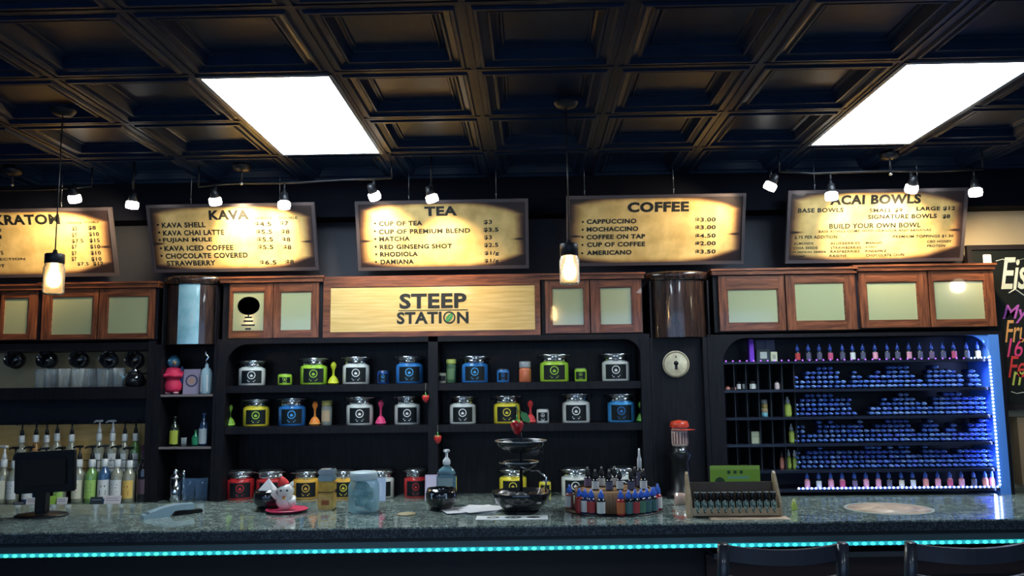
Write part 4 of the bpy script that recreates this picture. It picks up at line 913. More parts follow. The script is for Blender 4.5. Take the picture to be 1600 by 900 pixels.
st('lit_wall_section', MB().box(xat(1506, YB, EYE+.8), XR, YB-.012, YB, .0, zat(322, YB, 3)), CREAM)  # added section coloured as the spot-lit end of the wall
# ================================================================ THINGS ON THE BAR
ZB = ZBAR
def onbar(u, v): return atz(u, v, ZB)
# monitor seen from behind
p = onbar(65, 806)
t = thing('monitor', 'black monitor seen from behind, standing on the bar at the left', 'monitor', p)
q = at(71, 737, p.y-.03); hw = (118-24)/2/ppm(p.y-.03); hh = (768-705)/2/ppm(p.y-.03); dx = q.x-p.x; dz = q.z-p.z
Q = Matrix.Translation((dx, -.03, dz)) @ Matrix.Rotation(.10, 4, 'Y') @ Matrix.Rotation(-.10, 4, 'Y')
MB().box(-hw, hw, -.012, .014, -hh, hh, bev=.005, M=Matrix.Translation((dx, -.03, dz)) @ Matrix.Rotation(-.045, 4, 'Y')).build('screen', BLACK, t)
MB().box(-hw+.03, hw-.03, -.026, -.012, -hh+.03, hh-.03, bev=.005, M=Matrix.Translation((dx, -.03, dz)) @ Matrix.Rotation(-.045, 4, 'Y')).build('rear_cover', mat('matt_black_plastic', (.004, .004, .005), .6), t)
MB().box(-.022, .022, -.02, .02, .012, dz-.02, bev=.004).build('stand', BLACK, t)
MB().lathe([(.105, 0), (.108, .004), (.10, .009), (.03, .013), (1e-5, .014)], n=36, M=Matrix.Diagonal((1, .75, 1, 1)), close=False).build('base', BLACK, t)
MB().tube([(hw-.01, -.03, dz+hh-.01), (hw+.012, -.02, dz+hh-.03), (hw+.01, -.01, dz+.03), (hw-.02, 0, dz-.02)], .006, 8).build('cable', BLACK, t)
# handset
p = onbar(262, 806)
t = thing('card_reader', 'pale blue-grey wedge shaped card reader lying on the bar left of centre', 'card reader', p, .75)
m_ = MB(); n = 10; L_, w_ = .20, .062; vs_ = []
for i in range(n+1):
    f = i/n; y = -L_/2+L_*f; z = .014+.030*math.sin(PI*min(1, f*1.15)*.62)
    zb_2 = max(.0, z-.022) if f > .55 else 0
    ww = w_/2*(1-.12*abs(2*f-1))
    vs_ += [(-ww, y, zb_2), (ww, y, zb_2), (ww*.92, y, z), (-ww*.92, y, z)]
fs = [(0, 1, 2, 3), (4*n+3, 4*n+2, 4*n+1, 4*n)]
for i in range(n):
    for k in range(4): fs.append((4*i+k, 4*i+4+k, 4*i+4+(k+1) % 4, 4*i+(k+1) % 4))
m_.add(vs_, [tuple(reversed(f)) for f in fs]); m_.build('body', mat('pale_blue_grey_plastic', (.30, .42, .48), .25, coat=.4), t, rot=(0, 0, -1.6))
MB().box(-.085, -.02, -.022, .022, .028, .031, M=Matrix.Rotation(-.12, 4, 'Y')).build('screen', mat('reader_screen', (.12, .18, .22), .1), t)
MB().box(.02, .14, -.02, .02, .0, .014, bev=.004).build('dark_cradle', BLACK, t)
# black bowl with folded white napkin
p = onbar(418, 797)
t = thing('round_bowl', 'round black bowl on the bar left of the cat figurine', 'bowl', p)
MB().lathe([(.028, 0), (.045, .010), (.060, .04), (.058, .07), (.048, .088), (.044, .086), (.052, .066), (.052, .042), (.035, .014), (1e-5, .01)], n=32, close=False).build('bowl', MUG, t)
t = thing('folded_napkin', 'folded white napkin peaking out of the round black bowl', 'napkin', (p.x, p.y, p.z+.012))
MB().add([(-.038, -.025, .07), (.038, -.025, .07), (.034, .03, .07), (-.034, .03, .07), (.002, 0, .122), (0, 0, .002)], [(0, 1, 4), (1, 2, 4), (2, 3, 4), (3, 0, 4), (1, 0, 5), (2, 1, 5), (3, 2, 5), (0, 3, 5)]).build('napkin', WHITE, t)
# lucky cat on a pink dish
p = onbar(448, 800); PINKD = mat('hot_pink_dish', (.70, .04, .12), .3, coat=.5)
o = MB().lathe([(.050, 0), (.075, .006), (.088, .012), (.085, .015), (.07, .010), (1e-5, .006)], n=36, close=False).build('pink_dish', PINKD, None, p); tag(o, 'hot pink dish under the white cat figurine', 'dish')
t = thing('cat_figurine', 'white waving cat figurine with a red hat on the pink dish', 'figurine', (p.x-.004, p.y, p.z+.0105))
WC = mat('white_ceramic', (.78, .76, .72), .25, coat=.5); RDC = mat('red_felt', (.62, .03, .03), .7)
MB().ball((0, 0, .036), .042, 20, sc=(1.0, .85, .85)).ball((0, -.004, .078), .034, 20, sc=(1.05, .9, .85)).build('body', WC, t)
m_ = MB()
for s in (-1, 1): m_.lathe([(.012, 0), (.008, .010), (1e-5, .020)], n=10, M=Matrix.Translation((s*.022, 0, .100)) @ Matrix.Rotation(s*.35, 4, 'Y'), close=False)
m_.build('ears', WC, t)
m_ = MB().tube([(-.034, -.01, .05), (-.050, -.012, .065), (-.046, -.014, .088)], [.012, .012, .013], 10)
m_.build('paw', WC, t); MB().tube([(.034, -.012, .05), (.040, -.03, .038), (.024, -.040, .03)], [.012, .012, .011], 10).build('paw', WC, t)
m_ = MB()
for s in (-1, 1): m_.ball((s*.013, -.032, .082), .004, 8, sc=(1.2, .5, 1))
m_.build('eyes', BLACK, t, kind='stuff')
MB().lathe([(.026, 0), (.028, .004), (.024, .008)], n=20, c=(0, -.002, .052)).build('collar', RDC, t)
MB().ball((0, -.030, .049), .007, 10).build('bell', mat('gold_bell', (.8, .55, .12), .25, metal=1), t)
MB().lathe([(.024, .0), (.022, .012), (.014, .026), (.005, .036), (1e-5, .038)], n=20, M=Matrix.Translation((-.012, 0, .102)) @ Matrix.Rotation(-.3, 4, 'Y'), close=False).build('hat', RDC, t)
MB().ball((-.026, 0, .140), .008, 10).build('pompom', WHITE, t)
# amber jar (two stacked squares of amber)
p = onbar(511, 795); pp = ppm(p.y); h = 60/pp; w = 12/pp
t = thing('amber_jar', 'tall square jar filled with amber powder on the bar', 'jar', p)
AM = noisy(mat('amber_powder', (.62, .36, .04), .35, coat=.5), (.55, .30, .03), (.70, .44, .07), nscale=30)
MB().box(-w, w, -w, w, 0, h*.42, bev=.006).build('lower_block', AM, t)
MB().box(-w, w, -w, w, h*.44, h*.70, bev=.006).build('upper_block', AM, t)
MB().box(-w*.94, w*.94, -w*.94, w*.94, h*.42, h*.44).build('divider', mat('brown_divider', (.08, .04, .01), .5), t)
MB().box(-w, w, -w, w, h*.705, h*.86, bev=.005).build('clear_top', mat('pale_blue_jar_glass', (.32, .45, .50), .1, coat=1), t)
MB().box(-w*1.02, w*1.02, -w*1.02, w*1.02, h*.865, h, bev=.005).build('lid', mat('clear_grey_lid', (.35, .42, .46), .2, coat=1), t)
MB().box(-w*.5, w*.5, -w-.0012, -w-.0004, h*.12, h*.24).build('label', mat('orange_red_label', (.35, .09, .02), .5), t)
# pale blue glass jar
p = onbar(568, 800); pp = ppm(p.y-.07); R_ = 24/pp; h = 62/pp
t = thing('glass_jar', 'large pale blue glass jar with a white lid on the bar', 'jar', p)
ICE = thin_glass('ice_blue_glass', (.32, .62, .72), .1, .30, .9)
MB().lathe([(R_*.85, 0), (R_, .010), (R_, h*.66), (R_*.86, h*.78), (R_*.80, h*.80)], n=36).build('jar', ICE, t)
MB().lathe([(R_*.84, h*.802), (R_*.90, h*.82), (R_*.90, h*.97), (R_*.80, h)], n=36).build('lid', mat('pale_frosted_lid', (.50, .62, .68), .3), t)
m_ = MB()
for k in range(7):
    a = k*2.4; r = R_*.42; m_.ball((r*math.cos(a), r*math.sin(a), h*(.14+.08*k)), R_*.40, 8, sc=(1, .9, .7))
m_.build('wrapped_sweets', noisy(mat('teal_sweets', (.15, .35, .33), .5), (.05, .16, .17), (.45, .65, .66), nscale=24), t, kind='stuff')
card(565, 602, 732, 766, 4.98, ZBC, 'pale blue picture card propped behind the large pale blue glass jar', (.34, .44, .62), 'picture_card', 'picture card', .1, ((.15, .85, .2, .8, (.42, .50, .68), 'picture_print'),))
t = card(664, 684, 738, 776, 4.98, ZBC, 'lavender picture card left of the sanitizer bottle', (.48, .42, .58), 'picture_card', 'picture card', .1, ((.1, .9, .5, .95, (.55, .50, .66), 'picture_print'),))
MB().lathe([(1e-5, 0), (.026, 0)], n=20, M=Matrix.Translation((.004, -.0015, .055)) @ RX, sm=False, close=False).build('ring_print', mat('brown_ring_ink', (.14, .09, .10), .6), t)
# coaster
p = onbar(635, 804)
o = MB().lathe([(.038, 0), (.040, .002), (.038, .005), (1e-5, .005)], n=28, close=False).build('coaster', mat('tan_coaster', (.36, .30, .18), .5), None, p); tag(o, 'small round tan coaster alone on the bar', 'coaster')
# bowl + sanitizer
p = onbar(690, 796); pp = ppm(p.y-.06)
t = thing('candy_bowl', 'black bowl with a pale label in front of the sanitizer bottle', 'bowl', p)
MB().lathe([(.034, 0), (.045, .006), (.066, .035), (.068, .065), (.060, .090), (.056, .088), (.063, .064), (.060, .036), (.04, .012), (1e-5, .01)], n=36, close=False).build('bowl', MUG, t)
m_ = MB().box(-.040, .030, -.0012, 0, .052, .074); wrap(m_, .0688, 0); m_.build('label', mat('pale_blue_label', (.50, .60, .68), .5), t)
p2 = Vector((at(698, 790, p.y+.105).x, p.y+.105, ZB)); pp = ppm(p2.y); hS = at(698, 702, p2.y).z-ZB
t = thing('sanitizer_bottle', 'clear pump bottle of hand sanitizer with a pale label and white pump', 'bottle', p2)
w = 15/pp
MB().box(-w, w, -.028, .028, 0, hS*.58, bev=.012).lathe([(w*.95, hS*.56), (w*.80, hS*.64), (w*.35, hS*.70), (.012, hS*.72)], n=24, M=Matrix.Diagonal((1, .75, 1, 1))).build('bottle', mat('sanitizer_gel', (.16, .30, .36), .1, coat=1), t)
MB().box(-w*.85, w*.70, -.0295, -.0282, hS*.10, hS*.50).build('label', mat('pale_green_label', (.42, .55, .52), .5), t)
MB().lathe([(.012, hS*.721), (.017, hS*.73), (.017, hS*.80), (.010, hS*.84), (.006, hS*.86), (.006, hS*.95)], n=16).box(-.014, .014, -.010, .010, hS*.95, hS, bev=.003).tube([(0, 0, hS*.97), (0, -.03, hS*.97), (0, -.036, hS*.955)], .004, 8).build('pump', WHITE, t)
# napkins and printed card
p = onbar(742, 797)
t = thing('napkin_stack', 'messy pile of white napkins on the bar right of the black bowl', 'napkins', p)
for k, (dx, dy, r) in enumerate([(0, 0, .10), (.03, .03, -.25), (-.05, -.02, .35), (.02, -.01, .55)]):
    MB().box(-.085, .085, -.075, .075, .002*k, .002*k+.0018, M=Matrix.Translation((dx, dy, 0)) @ Matrix.Rotation(r, 4, 'Z')).build('napkin', mat('white_paper_napkin', (.72, .70, .72), .7), t)
p = onbar(800, 809)
t = thing('printed_card', 'flat white card with black oval graphics lying on the bar front edge', 'card', p)
MB().box(-.142, .142, -.045, .045, 0, .0015, M=Matrix.Rotation(.0, 4, 'Z')).build('card', mat('white_card_stock', (.70, .72, .74), .5), t)
m_ = MB()
for dx, rr in ((-.075, .026), (.005, .034), (.085, .028)):
    m_.lathe([(rr*.5, .0), (rr, .0)], n=20, M=Matrix.Translation((dx, 0, .0019)) @ Matrix.Diagonal((1, .75, 1, 1)), sm=False, close=False)
m_.lathe([(1e-5, 0), (.012, 0)], n=12, M=Matrix.Translation((.085, -.004, .0022)), sm=False, close=False); m_.lathe([(1e-5, 0), (.010, 0)], n=12, M=Matrix.Translation((.005, 0, .0022)), sm=False, close=False)
m_.build('printed_graphics', INK, t, kind='stuff')
# tiered stand
p = onbar(815, 799); Yt = p.y; pp = ppm(Yt)
t = thing('tiered_stand', 'three-tier black wire and metal stand on the bar, crowned by a strawberry', 'stand', p)
def zz(v): return at(815, v, Yt).z-ZB
for vr, rr, hb_ in ((689, .107, .045), (722, .072, .030), (768, .125, .085)):
    z = zz(vr); b = MB(); b.lathe([(rr*.45, z-hb_), (rr*.85, z-hb_*.5), (rr, z), (rr-.002, z+.002), (rr*.84, z-hb_*.48), (rr*.44, z-hb_+.003), (1e-5, z-hb_+.003)], n=36, close=False)
    if vr == 768:
        b.build('lower_bowl', MUG, t)
    else:
        tr = b.build('tray', mat('dark_gloss_tray', (.008, .012, .016), .2, coat=.3), t)
        MB().tube([(rr*math.cos(2*PI*k/36), rr*math.sin(2*PI*k/36), z+.001) for k in range(37)], .0025, 6).build('rim', STEEL, tr)
MB().tube([(0, 0, .004), (0, 0, zz(684)), (0, 0, zz(676))], [.007, .006, .005], 10).build('central_pole', BLACKM, t)
MB().tube([(.10, -.02, zz(768)), (.105, -.02, zz(745)), (.07, -.01, zz(735)), (.05, 0, zz(735))], .004, 8).tube([(-.09, -.03, zz(722)), (0, -.06, zz(727)), (.05, -.04, zz(735))], .003, 8).build('scroll_wire', CHROME, t)
MB().lathe([(.07, 0), (.075, .004), (.02, .014), (1e-5, .02)], n=28, close=False).build('foot', BLACKM, t)
WR = [(-.055, -.03, zz(690), 'silver'), (.05, -.02, zz(700), 'grey'), (-.04, -.05, zz(752)+.01, 'grey'), (.05, -.05, zz(757), 'brown'), (.0, -.06, zz(757), 'grey'), (-.07, .0, zz(760), 'silver')]
MW = {'silver': mat('silver_wrapper', (.45, .42, .42), .3, metal=.5), 'grey': mat('dark_grey_wrapper', (.07, .065, .07), .4), 'brown': mat('brown_wrapper', (.08, .05, .04), .35)}
WL = ['silver wrapped sweet on the left of the top tray', 'dark wrapped sweet on the right of the top tray', 'dark wrapped sweet at the left of the lower bowl', 'brown wrapped sweet at the right of the lower bowl', 'dark wrapped sweet at the centre of the lower bowl', 'silver wrapped sweet at the back left of the lower bowl']
for (dx, dy, dz, c_), lb in zip(WR, WL):
    if dz > zz(745): dz -= .034
    else: dz = zz(768)-.036
    m_ = MB().ball((0, 0, .022), .024, 10, sc=(1.25, .9, .85)); m_.lathe([(.003, 0), (.014, .016)], n=8, M=Matrix.Translation((.028, 0, .022)) @ Matrix.Rotation(PI/2, 4, 'Y'), close=False)
    o = m_.build('wrapped_sweet', MW[c_], None, (p.x+dx, p.y+dy, ZB+dz+.0)); tag(o, lb, 'sweet')
q = at(808, 660, Yt-.01)
strawberry((q.x, q.y, q.z+.01), .062, 'large red strawberry ornament with a green leaf on top of the tiered stand', 0, True)
# round crate with blue capped bottles
p = atz(966, 806, ZB); cx, cy = p.x, p.y+.17
WOODC = noisy(mat('crate_wood', (.28, .15, .07), .5), (.18, .09, .045), (.34, .19, .09), scale=(10, 10, 1.5), nscale=4, bump=.1)
t = thing('wooden_drum', 'low round wooden drum ringed by small blue-capped bottles on the bar', 'display stand', (cx, cy, ZB))
hD = .088
for k in range(26):
    a0 = 2*PI*k/26; MB().lathe([(.150, .004), (.162, .006), (.162, hD-.002), (.150, hD)], n=2, a0=a0+.008, a1=a0+2*PI/26-.008, close=False).build('stave', WOODC, t)
MB().lathe([(.150, .002), (.150, hD-.006), (1e-5, hD-.006)], n=40, close=False).build('drum_top', WOODC, t)
MB().lathe([(.205, 0), (.205, .004), (1e-5, .004)], n=44, close=False).build('base_disc', BLACK, t)
def capped(name, capc, bodyc, labc, h=.098, r=.017, capf=.34, glow=None):
    """a small dropper / juice bottle: body, label, cap"""
    t = thing(name, '', 'bottle')
    hb = h*(1-capf)
    MB().lathe([(r*.92, 0), (r, .003), (r, hb-.010), (r*.6, hb)], n=16).build('body', mat('vial_'+bodyc[0], bodyc[1], .2, coat=.7), t)
    MB().lathe([(r+.0008, hb*.12), (r+.0008, hb*.80)], n=10, a0=-PI/2-1.25, a1=-PI/2+1.25).build('label', mat('vial_label_'+labc[0], labc[1], .5), t)
    MB().lathe([(r*.62, hb+.0005), (r*.70, hb+.002), (r*.66, hb+(h-hb)*.45), (r*.36, hb+(h-hb)*.62), (r*.26, h), (1e-5, h)], n=14, close=False).build('cap', mat('vial_cap_'+capc[0], capc[1], .35, coat=.3), t)
    return t
CAPB = ('blue', (.03, .13, .62))
BODS = {'red': ('red', (.42, .03, .03)), 'navy': ('navy', (.02, .03, .09)), 'clear': ('clear', (.35, .12, .10)), 'dark': ('dark', (.015, .02, .025)), 'lime': ('lime', (.42, .55, .10)), 'salmon': ('salmon', (.75, .25, .18)), 'pink': ('pink', (.75, .28, .35))}
LABS = {'white': ('white', (.72, .72, .68)), 'red': ('red', (.45, .05, .05)), 'teal': ('teal', (.06, .16, .16)), 'orange': ('orange', (.55, .15, .05)), 'navy': ('navy', (.03, .04, .12)), 'purple': ('purple', (.18, .12, .20)), 'pink': ('pink', (.80, .35, .45)), 'green': ('green', (.08, .22, .14)), 'cream': ('cream', (.75, .66, .5)), 'lime': ('lime', (.50, .62, .12)), 'salmon': ('salmon', (.8, .3, .22)), 'dark': ('dark', (.10, .10, .16)), 'magenta': ('magenta', (.6, .1, .2))}
base_ring = [(876, 808, 'clear', 'white'), (893, 809, 'red', 'red'), (903, 811, 'navy', 'white'), (914, 811, 'navy', 'red'), (932, 811, 'dark', 'white'), (968, 810, 'red', 'orange'), (983, 810, 'dark', 'teal'), (996, 809, 'dark', 'red'), (1008, 809, 'dark', 'green'), (1020, 808, 'navy', 'teal'), (1033, 806, 'dark', 'teal'), (1044, 803, 'red', 'purple'), (1053, 801, 'red', 'white'), (1059, 797, 'navy', 'purple')]
for k, (u, v, b, l) in enumerate(base_ring):
    # placed on a ring around the drum
    a = math.asin(max(-1, min(1, (xat(u, cy-.12, ZB+.05)-cx)/.225))) if k < 11 else [.98, 1.28, 1.58][k-11]
    x, y = cx+.1845*math.sin(a), cy-.1845*math.cos(a)
    t = capped('juice_bottle', CAPB, BODS[b], LABS[l]); t.location = (x, y, ZB+.0042); t.rotation_euler = (0, 0, a*.6)
    tag(t, '%s blue-capped little bottle from the left around the drum, with a %s label' % (nth[k], l), 'bottle', 'blue-capped bottles around the wooden drum')
drop = [(930, 'first'), (951, 'second'), (968, 'third'), (985, 'fourth'), (1005, 'fifth')]
hd = ZB+hD-.004
for k, (u, lb) in enumerate(drop):
    t = capped('dropper_bottle', ('black', (.01, .01, .012)), BODS['dark'], LABS['white'] if k % 2 == 0 else LABS['dark'], h=.085, r=.015, capf=.45)
    t.location = (xat(u, cy-.03, hd+.04), cy-.03-.02*(k % 2), ZB+hD-.0055); tag(t, lb+' black dropper bottle from the left standing on top of the drum', 'bottle', 'dropper bottles on the drum')
for k, (u, dy) in enumerate(((918, .06), (940, .07), (992, .06), (960, .08))):
    t = capped('dropper_bottle', ('black', (.01, .01, .012)), BODS['dark'], LABS['white'] if k % 2 else LABS['purple'], h=.085, r=.015, capf=.45)
    t.location = (max(cx-.125, min(cx+.12, xat(u, cy+dy, hd+.04))), cy+dy, ZB+hD-.0055); tag(t, ('leftmost', 'second', 'rightmost', 'third')[k]+' black dropper bottle in the back row on the drum', 'bottle', 'dropper bottles on the drum')
t = capped('tall_dropper_bottle', ('white', (.7, .7, .7)), BODS['dark'], LABS['dark'], h=.165, r=.014, capf=.5); t.location = (cx+.115, cy+.02, ZB+hD-.0055); tag(t, 'tallest slim bottle with a white tip at the right of the drum top', 'bottle')
# candle
p = onbar(1064, 788)
t = thing('tea_light', 'small pinkish glass tea light between the drum and the wooden rack', 'candle', (p.x, p.y, ZB))
MB().lathe([(.020, 0), (.026, .004), (.028, .045), (.025, .045), (.022, .008), (1e-5, .006)], n=20, close=False).build('glass_cup', mat('pink_glass', (.62, .42, .36), .15, coat=1), t)
MB().lathe([(.021, .009), (.021, .028), (1e-5, .028)], n=18, close=False).build('wax', mat('wax', (.75, .6, .45), .5), t)
# wooden rack of small black bottles
p0, p1 = onbar(1078, 806), onbar(1222, 811); Yr = (p0.y+p1.y)/2+.0; pp = ppm(Yr)
xl, xr = xat(1078, Yr, ZB+.05), xat(1222, Yr, ZB+.05); cxr = (xl+xr)/2; hwR = (xr-xl)/2
t = thing('wooden_rack', 'light wooden rack holding a row of small black bottles on the bar', 'rack', (cxr, Yr+.045, ZB))
RW = noisy(mat('pale_rack_wood', (.42, .30, .18), .5), (.34, .24, .14), (.50, .37, .23), scale=(2, 10, 10), nscale=4, bump=.1)
for s in (-1, 1):
    m_ = MB(); pts = [(-.045, 0), (.045, 0), (.045, .15), (.035, .168), (.02, .160), (-.045, .055)]
    m_.v = []; m_.poly(pts, .010); m_.v = [(y if s > 0 else y-.010, x, z) for x, y, z in m_.v]; m_.v = [(s*(hwR-.010)+(x if s > 0 else x), y, z) for x, y, z in m_.v]
    m_.build('end_panel', RW, t)
zr1 = .030
MB().box(-hwR+.0105, hwR-.0105, -.044, -.036, .006, .036).build('front_rail', RW, t)
MB().box(-hwR+.0105, hwR-.0105, -.0355, .035, .006, .014).build('bottom_board', RW, t)
MB().box(-hwR+.0105, hwR-.0105, .036, .044, .006, .125).build('back_board', noisy(mat('dark_rack_wood', (.12, .08, .05), .5), (.09, .06, .04), (.15, .1, .07), nscale=5), t)
n = 12
for k in range(n):
    b = thing('small_bottle', nth[k]+' small black bottle from the left in the wooden rack', 'bottle', (cxr-hwR+.030+(2*hwR-.060)*k/(n-1), Yr+.012, ZB+.0142), group='small black bottles in the wooden rack')
    MB().lathe([(.0105, 0), (.0115, .003), (.0115, .052), (.008, .058)], n=16).build('bottle', mat('black_vial', (.012, .014, .014), .2, coat=.6), b)
    MB().lathe([(.0122, .008), (.0122, .048)], n=8, a0=-PI/2-1.1, a1=-PI/2+1.1).build('label', noisy(mat('grey_green_vial_label', (.16, .24, .20), .5), (.03, .06, .05), (.30, .42, .36), nscale=90, lo=.45, hi=.55), b)
    MB().lathe([(.0095, .0585), (.0100, .060), (.0100, .080), (.0085, .0822)], n=14).build('cap', BLACK, b)
    MB().lathe([(.0102, .079), (.0102, .0815)], n=14).build('cap_ring', mat('pale_ring', (.5, .5, .48), .4), b)
# green sign card
a, b = at(1113, 746, Yr+.055), at(1192, 746, Yr+.055); zt_, zb_ = at(1152, 729, Yr+.055).z, at(1152, 764, Yr+.055).z
t = thing('display_card', 'lime green display card with dark marks standing behind the wooden rack bottles', 'card', ((a.x+b.x)/2, Yr+.095, ZB))
w, h0, h1 = (b.x-a.x)/2, zb_-ZB, zt_-ZB
MB().box(-w, w, -.002, .001, .0, h1).build('card', mat('lime_green_print', (.32, .55, .04), .5), t)
m_ = MB(); m_.box(-w, w, -.0026, -.0021, h1-.016, h1-.001); m_.build('pale_band', mat('pale_lime_print', (.45, .68, .10), .5), t)
m_ = MB(); m_.lathe([(1e-5, 0), (.020, 0)], n=20, M=Matrix.Translation((-w*.62, -.0028, h0+.022)) @ RX, sm=False, close=False); m_.build('round_logo', mat('dark_green_print', (.03, .08, .02), .5), t)
m_ = MB(); m_.poly([(-w*.2, h0), (w, h0), (w, h0+.024), (w*.7, h0+.012), (w*.45, h0+.014), (w*.2, h0+.006)], .0004, M=Matrix.Translation((0, -.0028, 0))); m_.build('hill_print', mat('dark_green_print', (.03, .08, .02), .5), t)
for dx in (-.25, 0, .25): MB().box(dx*w-.006, dx*w+.006, -.0028, -.0024, h1-.032, h1-.020).build('print_mark', mat('dark_green_print', (.03, .08, .02), .5), t)
MB().box(-w*.3, w*.55, -.0028, -.0024, h1-.052, h1-.042).build('print_mark', mat('pale_teal_print', (.25, .55, .30), .5), t)
# flat wooden sheet under the rack, round decal, tiny lime bottle
p = onbar(1170, 809.5)
o = MB().box(-.15, .15, -.030, .038, 0, .002).build('paper_sheet', noisy(mat('tan_paper', (.62, .42, .28), .5), (.5, .32, .2), (.75, .55, .4), nscale=9), None, (p.x, p.y-.005, ZB)); tag(o, 'flat tan paper strip lying in front of the wooden rack', 'paper')
p = onbar(1388, 794.5)
t = thing('oval_sticker', 'oval pinkish swirl sticker flat on the bar below the blue-lit shelves', 'sticker', (p.x, p.y, ZB))
MB().lathe([(.158, 0), (.158, .001), (1e-5, .001)], n=48, M=Matrix.Diagonal((1, .92, 1, 1)), close=False).build('oval', noisy(mat('swirl_print', (.6, .42, .32), .45), (.28, .20, .15), (.68, .50, .38), nscale=7, dist=2), t)
MB().lathe([(.160, .0), (.160, .0012), (.172, .0012), (.172, 0)], n=48, M=Matrix.Diagonal((1, .92, 1, 1)), close=False).build('pale_rim', mat('pale_rim_print', (.32, .34, .32), .5), t)
t = capped('tiny_bottle', ('lime', (.55, .62, .25)), BODS['lime'], LABS['lime'], h=.045, r=.011, capf=.3); p = onbar(1241, 797); t.location = p; tag(t, 'tiny lime green bottle alone on the bar right of the rack', 'bottle')
# ================================================================ BLUE-LIT VAPE SHELVES
YV = 5.0; YVB = 5.27
ZV = [zat(v, YV+.03, 2.1) for v in (563, 607, 650, 692, 733, 763)]     # shelf tops: top row .. bottom ledge
def XV(u, z): return xat(u, YV, z)
x0, xl_, xr_ = XV(1110, ZV[2]), XV(1134, ZV[2]), XV(1556, ZV[2])
zt_ = Z_UPB-.012; zo = zt_-.022; zbv = ZBC
t = thing('display_shelving', 'black display shelving edged with blue-white diode strips, packed with small bottles', 'shelves', ((x0+xr_)/2, YV, zbv))
XR1 = x0 + (XV(1575, ZV[5])-x0); xr_ = XV(1553, EYE-.2)
P(MB().box(x0, xl_, YV, YVB, zbv, zt_), 'side_panel', DARKW, t)
BP = mat('blue_lit_lacquer', (.10, .30, .85), .35, coat=.4)  # blue glow of the diode strip is put into the base colour
P(MB().box(xr_, xr_+.062, YV-.002, YVB, zbv, zo), 'side_panel', BP, t, 'glossy right side panel coloured as lit blue')
P(MB().box(xr_+.063, xr_+.085, YV, YVB, zbv, zt_), 'end_post', DARKW, t)
P(MB().box(xl_, xr_+.062, YV, YVB, zo, zt_), 'header', DARKW, t)
P(MB().box(xl_, xr_, YVB-.015, YVB-.003, zbv, zo), 'back_panel', mat('black_back', (.006, .008, .016), .5), t)
for k, z in enumerate(ZV):
    P(MB().box(xl_, xr_, YV+.004 if k else YV+.01, YVB-.015, z-(.016 if k else .014), z), 'shelf', mat('shelf_black_blue', (.010, .014, .030), .35, coat=.2), t)
m_ = MB(); fillet(m_, xl_, zo, .15, 1, YV-.001, YV+.015); P(m_, 'corner_bracket', DARKW, t)
m_ = MB(); fillet(m_, xr_, zo, .12, -1, YV+.004, YV+.02); P(m_, 'corner_bracket', BP, t, 'rounded inner corner coloured as lit blue')
xmid = xat(1244, YV+.05, ZV[2])
nd = 5
for k in range(nd+1):
    xx = xl_+(xmid-xl_)*(k+1)/(nd+1)
    for j in range(1, 5):
        P(MB().box(xx-.003, xx+.003, YV+.05, YVB-.016, ZV[j]+.0005, ZV[j-1]-.0165), 'divider', mat('divider_black', (.02, .024, .034), .4), t)
# strips
def diodes(mb, a, b, step=.030, r=.0055, mi=0):
    a, b = Vector(a), Vector(b); L_ = (b-a).length; n = int(L_/step)
    for k in range(n+1): mb.ball(a+(b-a)*(k/n), r, 6, mi)
DW = mat('blue_white_diode', (0, 0, 0), .5, emit=(.50, .62, 1.0), es=7); DP = mat('violet_diode', (0, 0, 0), .5, emit=(.35, .10, .95), es=2.2); DT = mat('blue_tape_glow', (0, 0, 0), .5, emit=(.05, .12, 1.0), es=2.5)
d = MB(); diodes(d, (xr_-.004, YV-.005, ZV[0]+.012), (xr_-.004, YV-.005, ZV[5]+.02), .021, .0068); diodes(d, (xmid-.02, YV+.010, ZV[5]+.006), (xr_-.01, YV+.010, ZV[5]+.006), .026, .0062)
diodes(d, (xr_-.11, YV+.004, ZV[0]+.006), (xr_-.01, YV+.0, ZV[0]+.008), .02, .005); P(d, 'white_diodes', DW, t, kind='stuff')
d = MB(); diodes(d, (xl_+.02, YV+.016, ZV[0]+.0055), (xr_-.15, YV+.016, ZV[0]+.0055), .042, .0050); P(d, 'violet_diodes', DP, t, kind='stuff')
P(MB().box(xr_-.012, xr_+.004, YV-.0015, YV-.0005, ZV[5]+.02, ZV[0]+.01).box(xmid-.02, xr_-.01, YV+.0165, YV+.0185, ZV[5]+.001, ZV[5]+.008), 'light_tape', DT, t)
lb_ = bpy.data.lights.new('strip_light', 'AREA'); lb_.shape = 'RECTANGLE'; lb_.size = .05; lb_.size_y = 1.0; lb_.energy = 4.0; lb_.color = (.30, .42, 1)
lo = bpy.data.objects.new('strip_light', lb_); COL.objects.link(lo); lo.parent = t; lo.location = (xr_-.02-t.location.x, YV+.02-t.location.y, (ZV[0]+ZV[5])/2-zbv); lo.rotation_euler = Vector((-1, .25, 0)).to_track_quat('-Z', 'Y').to_euler()
